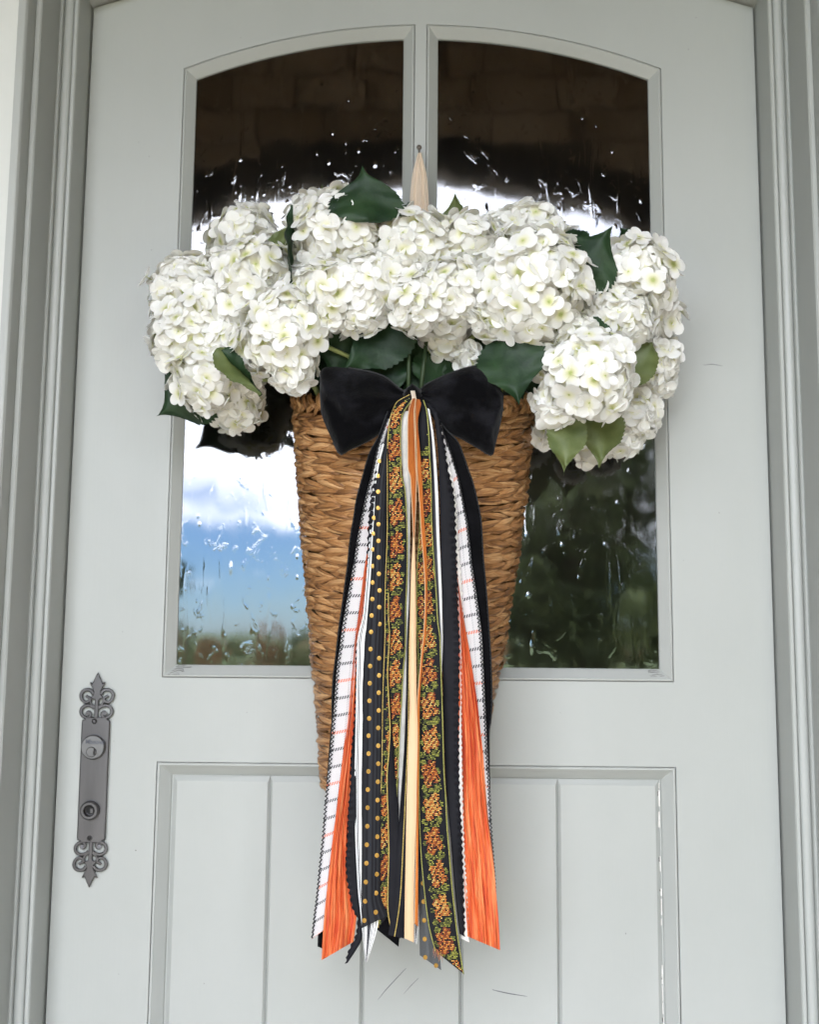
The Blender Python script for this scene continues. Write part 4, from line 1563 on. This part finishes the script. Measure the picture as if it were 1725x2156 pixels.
def embroider(r, path, period, parent, phase=0.0, cell=3.3, width=17, lift=.0007, start=0):
    P = resample(path, 600)
    al = np.concatenate([[0], np.cumsum(np.hypot(*(P[1:] - P[:-1]).T))])
    total = al[-1]
    vmid = (r.L[:, 1] + r.R[:, 1]) / 2
    V, Fc, Cc = [], [], []
    na_ = int(total / cell)
    ncol = int(width / cell) + 2
    for ia in range(na_):
        s = ia * cell
        u0, v0 = np.interp(s, al, P[:, 0]), np.interp(s, al, P[:, 1])
        k = math.floor((s + phase) / period)
        w = (s + phase) / period - k            # 0..1 within one repeat
        rr = random.Random(k * 7 + 3)
        for ic in range(-ncol, ncol + 1):
            x = ic * cell + (cell / 2 if ia % 2 else 0)
            y = w * period
            # flower: three overlapping round lobes; leaves: small sprigs between
            ye = (y - period * .42) * .80
            fl = max(1 - math.hypot(x, ye) / (width * .80), 1 - math.hypot(x - width * .48, ye - 7) / (width * .50), 1 - math.hypot(x + width * .46, ye + 6) / (width * .46),
                     1 - math.hypot(x + width * .30, ye - 15) / (width * .46), 1 - math.hypot(x - width * .30, ye + 16) / (width * .44))
            lf = max(1 - math.hypot(x + width * .75, y - period * .88) / (width * .36), 1 - math.hypot(x - width * .65, y - period * .82) / (width * .42),
                     1 - math.hypot(x - width * .8, y - period * .34) / (width * .34), 1 - math.hypot(x, y - period * .95) / (width * .36),
                     1 - math.hypot(x + width * .85, y - period * .50) / (width * .30), 1 - math.hypot(x + width * .62, y - period * .10) / (width * .34),
                     1 - math.hypot(x - width * .35, y - period * 1.0) / (width * .34), 1 - math.hypot(x - width * .82, y - period * .60) / (width * .26))
            if s < start:
                fl = -1
            if fl > 0.02:
                if random.random() < .13 or fl < .10 * rr.random() + .12 * noise.noise((x * .22, s * .16, k)):
                    continue
                col = FCOL[min(4, max(0, int(2.1 + 1.6 * math.sin(ic * 1.9 + ia * 1.3) + random.uniform(-1.2, 1.2) - 1.6 * (fl < .15) + .7 * math.sin(k * 2.4))))]
            elif lf > 0 and random.random() < .9:
                col = random.choice(GCOL)
            else:
                continue
            u, v = u0 + x, v0
            i = int(np.clip(np.searchsorted(vmid, v), 1, r.n - 1))
            q = (u - r.L[i][0]) / max(1.0, r.R[i][0] - r.L[i][0])
            if q < .05 or q > .95:
                continue
            # exact height on the slanted rows
            vv = r.L[i][1] * (1 - q) + r.R[i][1] * q
            step = (vmid[-1] - vmid[0]) / r.n
            tt = (i + (v - vv) / step) / (r.n - 1)
            if tt < 0 or tt > .997:
                continue
            pY = r.pt(tt, q, lift).y
            h = cell * .42
            b = len(V)
            for du, dv_, ly in ((-h, h * .5, 0), (0, h, 0), (h, h * .5, 0), (h, -h, 0), (0, -h * .55, -.0006), (-h, -h, 0)):
                V.append(at(u + du, v + dv_, pY + ly))
            Fc.append((b, b + 1, b + 2, b + 3, b + 4, b + 5))
            Cc += [col] * 6
    return part('embroidery', V, Fc, M['embroidery'], parent, smooth=False, cols=np.array(Cc), kind='stuff')


Lp = pts_((7, [(790, 292), (740, 310), (690, 345), (660, 390), (636, 450), (615, 540), (604, 700), (600, 980)]), (3, [(755, 1000), (752, 1250), (742, 1500), (738, 1700)]), (4, [(602, 60), (590, 400), (585, 800), (575, 1100), (570, 1500), (564, 1800)]))
Rp = pts_((7, [(805, 340), (775, 385), (740, 440), (722, 500), (718, 600), (715, 700), (720, 850), (722, 980)]), (3, [(872, 920), (885, 1100), (890, 1300), (888, 1500), (880, 1700)]), (4, [(733, 100), (720, 250), (712, 400), (705, 500), (697, 650), (690, 800), (680, 1000), (668, 1250), (650, 1500), (634, 1715)]))
t = ribbon('embroidered_ribbon', 'black ribbon with embroidered orange flowers looping over the left of the knot')
r = Ribbon(Lp, Rp, 6.0, 4.0, n=150, seed=7, wave=.001)
r.mesh('ribbon_band', M['satin'], t)
r.edge(.03, 'gold_edge', M['goldthread'], t, r=.0006)
r.edge(.97, 'gold_edge', M['greenthread'], t, r=.0007)
embroider(r, pts_((3, [(878, 350), (845, 385), (822, 450), (805, 560), (802, 640), (805, 850), (815, 1050), (815, 1260), (805, 1450), (800, 1650), (800, 1860)]), (4, [(665, 150), (660, 250), (662, 450), (655, 650), (640, 900), (610, 1200), (600, 1500), (600, 1790)])), 68, t, phase=55, width=17.5)

Lp = pts_((3, [(955, 400), (950, 500), (955, 650), (965, 900), (962, 1200), (948, 1400), (942, 1600), (943, 1800)]), (4, [(800, 120), (803, 400), (808, 700), (806, 1000), (815, 1300), (835, 1550), (865, 1780), (905, 1935)]))
Rp = pts_((3, [(990, 360), (1012, 430), (1025, 560), (1030, 700), (1040, 900), (1045, 1150), (1060, 1400), (1075, 1600), (1085, 1780)]), (4, [(940, 50), (945, 200), (953, 420), (958, 600), (965, 850), (975, 1000), (985, 1200), (998, 1350), (1012, 1530), (1030, 1700), (1048, 1850), (1083, 2078)]))
t = ribbon('embroidered_ribbon', 'longest black ribbon with embroidered orange flowers, right of centre')
r = Ribbon(Lp, Rp, 4.6, 5.2, n=150, seed=8, wave=.001)
r.mesh('ribbon_band', M['satin'], t)
r.edge(.97, 'gold_edge', M['greenthread'], t, r=.0008)
r.edge(.03, 'gold_edge', M['greenthread'], t, r=.0007)
embroider(r, pts_((3, [(985, 560), (988, 700), (990, 800), (1005, 1000), (1005, 1210), (1000, 1420), (1000, 1640), (1005, 1850)]), (4, [(862, 200), (868, 400), (880, 620), (873, 820), (890, 1000), (893, 1230), (920, 1440), (943, 1660), (968, 1890), (1010, 2010), (1040, 2070)])), 71, t, phase=20, width=20, start=58)
fr_ = MB()
for i in range(16):
    b = at(915 + i * .9, 2000 + i * 1.0, -.2)
    b = r.pt(.992, random.uniform(0, .35), .0003)
    fr_.tube([b, b + Vector((random.uniform(-.004, .002), -.001, random.uniform(-.012, -.006)))], [.00035, .0002], 3)
fr_.build('frayed_threads', M['orange_velvet'], t)

# black gold-edged ribbons
Lp = pts_((5, [(770, 0), (785, 400), (776, 750), (798, 1050), (792, 1400), (788, 2000)]), (4, [(634, 40), (622, 250), (628, 420), (636, 600), (628, 740), (616, 900), (622, 1150), (626, 1350), (621, 1500), (620, 1690), (640, 1800)]))
Rp = pts_((5, [(785, 0), (800, 400), (790, 750), (812, 1050), (806, 1400), (803, 2000)]), (4, [(642, 40), (632, 250), (640, 420), (650, 600), (660, 740), (670, 900), (690, 1150), (700, 1350), (705, 1500), (705, 1700), (700, 1865)]))
t = ribbon('gold_edged_ribbon', 'narrow black ribbon with a gold edge running down beside the gold dots')
r = Ribbon(Lp, Rp, 6.6, 5.8, seed=9, curl=.001, wave=.001)
r.mesh('ribbon_band', M['satin'], t)
r.edge(.05, 'gold_edge', M['goldthread'], t, r=.0008, t0=.3)
Lp = pts_((5, [(1072, 1000), (1062, 1250), (1050, 1500), (1035, 1800)]), (4, [(738, 100), (728, 600), (702, 1000), (682, 1300), (662, 1600), (625, 1840)]))
Rp = pts_((5, [(1110, 1000), (1110, 1500), (1110, 1800)]), (4, [(775, 100), (772, 800), (762, 1400), (748, 1700), (722, 1862)]))
t = ribbon('gold_edged_ribbon', 'black ribbon with a gold line swinging left under the cream ribbon')
r = Ribbon(Lp, Rp, 5.6, 6.6, seed=10)
r.mesh('ribbon_band', M['satin'], t)
r.edge(.40, 'gold_line', M['goldthread'], t, r=.0007)
Lp = pts_((4, [(640, 900), (630, 1300), (604, 1650), (556, 1806)]))
Rp = pts_((4, [(720, 900), (715, 1300), (705, 1700), (688, 1912)]))
t = ribbon('velvet_ribbon', 'black velvet ribbon end at the bottom middle behind the gold lined ribbon')
r = Ribbon(Lp, Rp, 2.6, 3.0, n=50, seed=11)
r.mesh('ribbon_band', M['velvet'], t)

# orange velvet with cream back (front of all)
t = ribbon('velvet_ribbon', 'narrow rust velvet ribbon in front, turning to its cream back lower down')
Lp = pts_((7, [(812, 325), (795, 370), (782, 420), (772, 520), (772, 700), (775, 900)]), (3, [(893, 700), (905, 850), (914, 1000), (922, 1150), (924, 1240)]))
Rp = pts_((7, [(838, 325), (832, 380), (826, 440), (828, 520), (835, 700), (842, 900)]), (3, [(946, 720), (946, 850), (942, 1000), (936, 1150), (932, 1240)]))
r = Ribbon(Lp, Rp, 8.6, 8.0, seed=12, curl=.003, n=60, wave=.0005)
r.mesh('ribbon_band', M['orange_velvet'], t)
r.edge(.02, 'pale_edge', M['cream'], t, r=.0006)
r.edge(.98, 'pale_edge', M['cream'], t, r=.0006)
Lp = pts_((3, [(922, 1180), (918, 1300), (910, 1450), (905, 1650), (902, 1800)]), (4, [(755, 60), (752, 300), (755, 450), (751, 560), (746, 700), (740, 900), (735, 1100), (730, 1400), (726, 1600), (723, 1858)]))
Rp = pts_((3, [(934, 1180), (937, 1350), (940, 1500), (942, 1700), (943, 1800)]), (4, [(793, 60), (795, 250), (797, 450), (803, 560), (803, 700), (798, 900), (795, 1100), (785, 1400), (780, 1600), (780, 1886)]))
r = Ribbon(Lp, Rp, 8.0, 7.6, seed=12, curl=.002, wave=.0005)
r.mesh('cream_back', M['cream'], t)
t = ribbon('velvet_ribbon', 'rust velvet ribbon crossing the right embroidered ribbon as a thin orange line')
Lp = pts_((7, [(838, 330), (834, 400), (836, 520), (845, 760), (850, 940)]), (3, [(947, 740), (955, 900), (966, 1050), (974, 1200), (985, 1330), (994, 1450), (1000, 1600), (996, 1750), (988, 1880)]), (4, [(825, 150), (812, 300), (800, 450), (796, 700), (795, 1000), (790, 1400), (783, 1772)]))
Rp = pts_((7, [(872, 335), (884, 380), (870, 430), (857, 500), (858, 580), (870, 700), (882, 860)]), (3, [(978, 760), (983, 900), (990, 1050), (1000, 1200), (1010, 1350), (1014, 1500), (1013, 1650), (1009, 1800), (1003, 1890)]), (4, [(840, 130), (824, 310), (816, 430), (813, 600), (809, 1000), (806, 1400), (806, 1790)]))
r = Ribbon(Lp, Rp, 8.0, 7.0, seed=12.5, curl=.001, wave=.0005, nx=7)
r.mesh('ribbon_band', M['orange_velvet'], t)
r.edge(.04, 'pale_edge', M['cream'], t, r=.0005)

# lace left of centre
Lp = pts_((3, [(852, 430), (846, 560), (848, 700), (860, 850), (875, 1050), (870, 1500)]), (4, [(690, 200), (682, 700), (680, 1000), (690, 1335)]))
Rp = pts_((3, [(905, 430), (905, 560), (905, 700), (908, 900), (905, 1100), (900, 1500)]), (4, [(740, 200), (722, 700), (712, 1000), (698, 1335)]))
t = ribbon('lace_ribbon', 'cream lace ribbon glimpsed left of the rust velvet')
r = Ribbon(Lp, Rp, 4.2, 3.0, seed=13)
r.mesh('ribbon_band', M['lace'], t)

# white striped right
Lp = pts_((3, [(995, 400), (1012, 500), (1025, 620), (1032, 800), (1040, 1000), (1050, 1250), (1060, 1500), (1075, 1750)]), (4, [(925, 60), (915, 400), (905, 900), (890, 1400)]))
Rp = pts_((3, [(1030, 420), (1055, 570), (1070, 720), (1080, 850), (1087, 1000), (1093, 1200), (1102, 1400), (1110, 1600), (1114, 1780)]), (4, [(957, 60), (952, 210), (945, 500), (940, 900), (930, 1400)]))
t = ribbon('striped_ribbon', 'black and white striped ribbon showing as a bright white line at the right')
r = Ribbon(Lp, Rp, 3.6, 3.0, seed=14)
r.mesh('ribbon_band', M['striped_right'], t)
Lp = pts_((4, [(785, 1200), (782, 1500), (780, 1700), (781, 1882)]))
Rp = pts_((4, [(860, 1200), (850, 1500), (826, 1700), (797, 1896)]))
t = ribbon('striped_ribbon', 'striped ribbon end below the cream ribbon, bottom middle')
r = Ribbon(Lp, Rp, 2.2, 2.2, n=40, seed=15)
r.mesh('ribbon_band', M['striped'], t)
# sheer dotted right end
Lp = pts_((4, [(800, 1000), (805, 1300), (808, 1550), (812, 1750), (815, 1962)]))
Rp = pts_((4, [(870, 1000), (880, 1300), (900, 1550), (925, 1800), (944, 2052)]))
t = ribbon('dotted_ribbon', 'sheer grey ribbon with gold dots hanging at the bottom, right of the cream ribbon')
r = Ribbon(Lp, Rp, 3.0, 3.4, n=60, seed=16)
r.mesh('ribbon_band', M['sheer_pale'], t)
dots(r, pts_((4, [(835, 1530), (838, 1640), (842, 1753), (845, 1865), (848, 1975), (913, 2024)])), t, 4.8)

# ruffle right
Lp = pts_((3, [(1000, 380), (1050, 450), (1068, 550), (1082, 700), (1090, 850), (1095, 1050), (1100, 1300), (1110, 1600), (1115, 1800)]), (4, [(950, 80), (955, 300), (960, 600), (970, 900), (985, 1100), (1003, 1300), (1022, 1550), (1042, 1750), (1054, 1832)]))
Rp = pts_((3, [(1030, 380), (1085, 450), (1108, 550), (1128, 660), (1148, 800), (1172, 900), (1190, 1010), (1197, 1200), (1206, 1450), (1211, 1600), (1216, 1800)]), (4, [(1054, 80), (1052, 300), (1051, 500), (1050, 700), (1052, 900), (1057, 1050), (1067, 1200), (1074, 1400), (1080, 1600), (1087, 1852)]))
t = ribbon('ruffled_ribbon', 'black ruffled ribbon at the right, between the flowers and the orange')
r = Ribbon(Lp, Rp, 2.6, 3.0, n=330, nx=15, ruffle=(1, .0030, 15.5), seed=17)
r.mesh('ribbon_band', M['satin'], t)

# lace right
Lp = pts_((3, [(1110, 700), (1160, 1000), (1170, 1300), (1180, 1600), (1190, 1850)]), (4, [(1040, 200), (1045, 600), (1048, 1000), (1060, 1400), (1062, 1860)]))
Rp = pts_((3, [(1130, 700), (1172, 850), (1198, 1020), (1206, 1200), (1222, 1380), (1236, 1550), (1242, 1750)]), (4, [(1068, 100), (1066, 500), (1072, 900), (1082, 1300), (1098, 1600), (1112, 1886)]))
t = ribbon('lace_ribbon', 'scalloped cream lace peeping out right of the right ruffle')
r = Ribbon(Lp, Rp, .4, 2.0, n=220, seed=18, ruffle=(1, .0004, 12))
r.mesh('ribbon_band', M['lace'], t)

# orange right
Lp = pts_((3, [(1120, 1100), (1160, 1300), (1190, 1500), (1200, 1650), (1205, 1800)]), (4, [(1038, 80), (1042, 400), (1043, 800), (1045, 1050), (1058, 1250), (1074, 1500), (1085, 1650), (1100, 1848)]))
Rp = pts_((3, [(1160, 1100), (1195, 1350), (1216, 1520), (1235, 1650), (1252, 1780)]), (4, [(1095, 30), (1112, 120), (1130, 240), (1150, 370), (1165, 480), (1180, 620), (1195, 750), (1210, 950), (1225, 1120), (1245, 1280), (1262, 1440), (1278, 1630), (1290, 1770), (1298, 1932)]))
t = ribbon('crinkled_ribbon', 'orange crinkled ribbon at the right, the wider of the two')
r = Ribbon(Lp, Rp, 1.2, 1.2, nx=71, pleat=.0076, seed=19, n=130)
r.mesh('ribbon_band', M['crinkle'], t, vs=1 / 100.0)

# plaid right
Lp = pts_((3, [(1080, 520), (1115, 640), (1138, 760), (1160, 900), (1178, 1100), (1195, 1400), (1205, 1650)]), (4, [(1042, 60), (1060, 250), (1090, 500), (1115, 900), (1150, 1200), (1195, 1450), (1240, 1560)]))
Rp = pts_((3, [(1092, 480), (1122, 580)]), (6, [(640, 50), (685, 200), (725, 330), (762, 500), (800, 700), (838, 900), (865, 1150), (892, 1400), (922, 1600), (952, 1800), (980, 2000)]), (4, [(1188, 60), (1200, 300), (1212, 550), (1225, 800), (1235, 950), (1245, 1150), (1258, 1350), (1268, 1500), (1271, 1580)]))
t = ribbon('plaid_ribbon', 'white plaid ribbon with a black stitched edge, right side of the bunch')
r = Ribbon(Lp, Rp, -.2, -.2, seed=20)
r.mesh('ribbon_band', M['plaid'], t, vs=1 / 36.0, uw=1)
r.edge(.95, 'stitched_edge', M['stitch'], t, r=.0011, zig=.055, nn=240, lift=.0012)

# black velvet, outer right
Rp = pts_((7, [(1000, 470), (1100, 590), (1190, 680), (1240, 800), (1285, 930)]), (6, [(795, 60), (850, 200), (903, 370), (952, 560), (986, 720), (1010, 850), (1021, 1000), (1036, 1300), (1060, 1550), (1085, 1850)]), (4, [(1236, 10), (1248, 200), (1253, 440), (1246, 560), (1236, 650), (1240, 1000), (1255, 1400)]))
Lp = pts_((7, [(960, 450), (1040, 600), (1080, 750), (1110, 930)]), (6, [(680, 300), (740, 560), (800, 850), (830, 1200), (870, 1600)]), (4, [(1120, 0), (1130, 400), (1140, 800), (1190, 1400)]))
t = ribbon('velvet_ribbon', 'black velvet ribbon along the right outer edge, against the basket')
r = Ribbon(Lp, Rp, -2.0, -2.0, seed=21)
r.mesh('ribbon_band', M['velvet'], t)
r.edge(.96, 'stitched_edge', M['stitch'], t, r=.0008, zig=.014)

# ------------------------------------------------------------------ bow
bow = thing('bow', 'wide black velvet bow tied at the basket rim', 'bow', at(868, 835, -.19))


def loop_(topP, botP, seed, name):
    n, m = 40, 24
    T_, Bm = resample(topP, n), resample(botP, n)
    V = []
    for side in (0, 1):
        for i in range(n):
            s = i / (n - 1)
            for j in range(m):
                q = j / (m - 1)
                p = T_[i] * (1 - q) + Bm[i] * q
                env = (math.sin(math.pi * q) ** .45) * min(1, .25 + s * 1.4) * (max(0, 1 - s ** 7)) ** .5
                wr = math.sin(q * 13 + seed + 2.2 * s) * .0065 * (1 - s) ** .9 + .004 * math.sin(q * 5.5 - 2.4 * s + seed) + (.007 * noise.noise((s * 3.2, q * 4, seed)) + .003 * noise.noise((s * 8, q * 7, seed + 3))) + .0015 * noise.noise((s * 11, q * 11, seed))
                base = float(np.interp(s, [0, .3, 1], [-.206, -.208, -.196]))
                Y = base - (.024 * env + wr * env) if side == 0 else base + .010 * env
                V.append(at(p[0], p[1], Y))
    f = grid_faces(n, m)
    k = n * m
    f = [q[::-1] for q in f] + [tuple(a + k for a in q) for q in f]
    return part(name, V, f, M['bow_velvet'], bow), V, n, m


def trim(V, n, m, name):
    for col in (m - 1, 0):
        mb = MB()
        P = [Vector(V[i * m + col]) + Vector((0, -.0015, 0)) for i in range(n)]
        Q = []
        for i in range(len(P) - 1):
            for k in range(4):
                Q.append(P[i].lerp(P[i + 1], k / 4) + Vector((0, 0, .0006 if k % 2 else -.0006)))
        mb.tube(Q, .0010, 5)
        mb.build(name, M['stitch'], bow)


o, V, n, m = loop_(pts_((7, [(800, 268), (755, 268), (700, 240), (620, 172), (540, 130), (420, 98), (250, 72), (120, 66), (75, 78), (48, 112)])),
                   pts_((7, [(800, 305), (740, 350), (670, 440), (590, 560), (485, 655), (380, 712), (290, 752), (215, 788), (160, 690), (100, 560), (60, 450), (48, 300)])), 1.0, 'bow_loop')
trim(V, 28, m, 'stitched_edge')
o, V, n, m = loop_(pts_((7, [(835, 268), (870, 262), (920, 215), (1050, 150), (1200, 92), (1340, 60), (1400, 90), (1480, 180), (1565, 290)])),
                   pts_((7, [(835, 305), (880, 350), (960, 440), (1090, 590), (1230, 666), (1340, 730), (1465, 795), (1500, 690), (1535, 550), (1560, 420)])), 4.0, 'bow_loop')
trim(V, 28, m, 'stitched_edge')
# knot: peach tie
r = Ribbon(pts_((7, [(794, 262), (798, 285), (803, 305), (806, 335)])), pts_((7, [(832, 262), (836, 285), (840, 305), (846, 335)])), 3.2, 6.5, n=20, nx=9, curl=.004, wave=0)
r.mesh('knot_tie', M['peach'], bow)
g = MB()
g.tube([at(858, 834, -.205), at(868, 828, -.219), at(880, 834, -.205)], [.010, .013, .010], 10)
g.build('knot', M['velvet'], bow)

# hanging ribbon, nail to basket
hang = thing('hanging_ribbon', 'peach ribbon on a nail holding up the basket', 'ribbon', at(883, 324, -.012))


class Hang(Ribbon):
    def pt(s, t, q, lift=0.0):
        x = t * (s.n - 1)
        i = min(int(x), s.n - 2)
        fr = x - i
        l = s.L[i] * (1 - fr) + s.L[i + 1] * fr
        r_ = s.R[i] * (1 - fr) + s.R[i + 1] * fr
        p = l * (1 - q) + r_ * q
        Y = -.016 - .05 * t + .0032 * math.sin(q * 13 + 1 + t * 2) * (.4 + .6 * t) - s.k0 * .004
        return at(p[0], p[1], Y - lift)


a = Hang([(880, 323), (874, 345), (868, 372), (864, 410), (862, 460), (858, 560)], [(885, 323), (887, 345), (888, 372), (889, 410), (889, 460), (888, 560)], 0, 0, n=40, nx=25)
a.mesh('ribbon_strand', M['peach'], hang)
a = Hang([(881, 322), (882, 345), (882, 372), (882, 410), (882, 460), (880, 560)], [(887, 322), (893, 345), (899, 372), (902, 410), (904, 460), (908, 560)], 1, 1, n=40, nx=25)
a.mesh('ribbon_strand', M['peach'], hang)
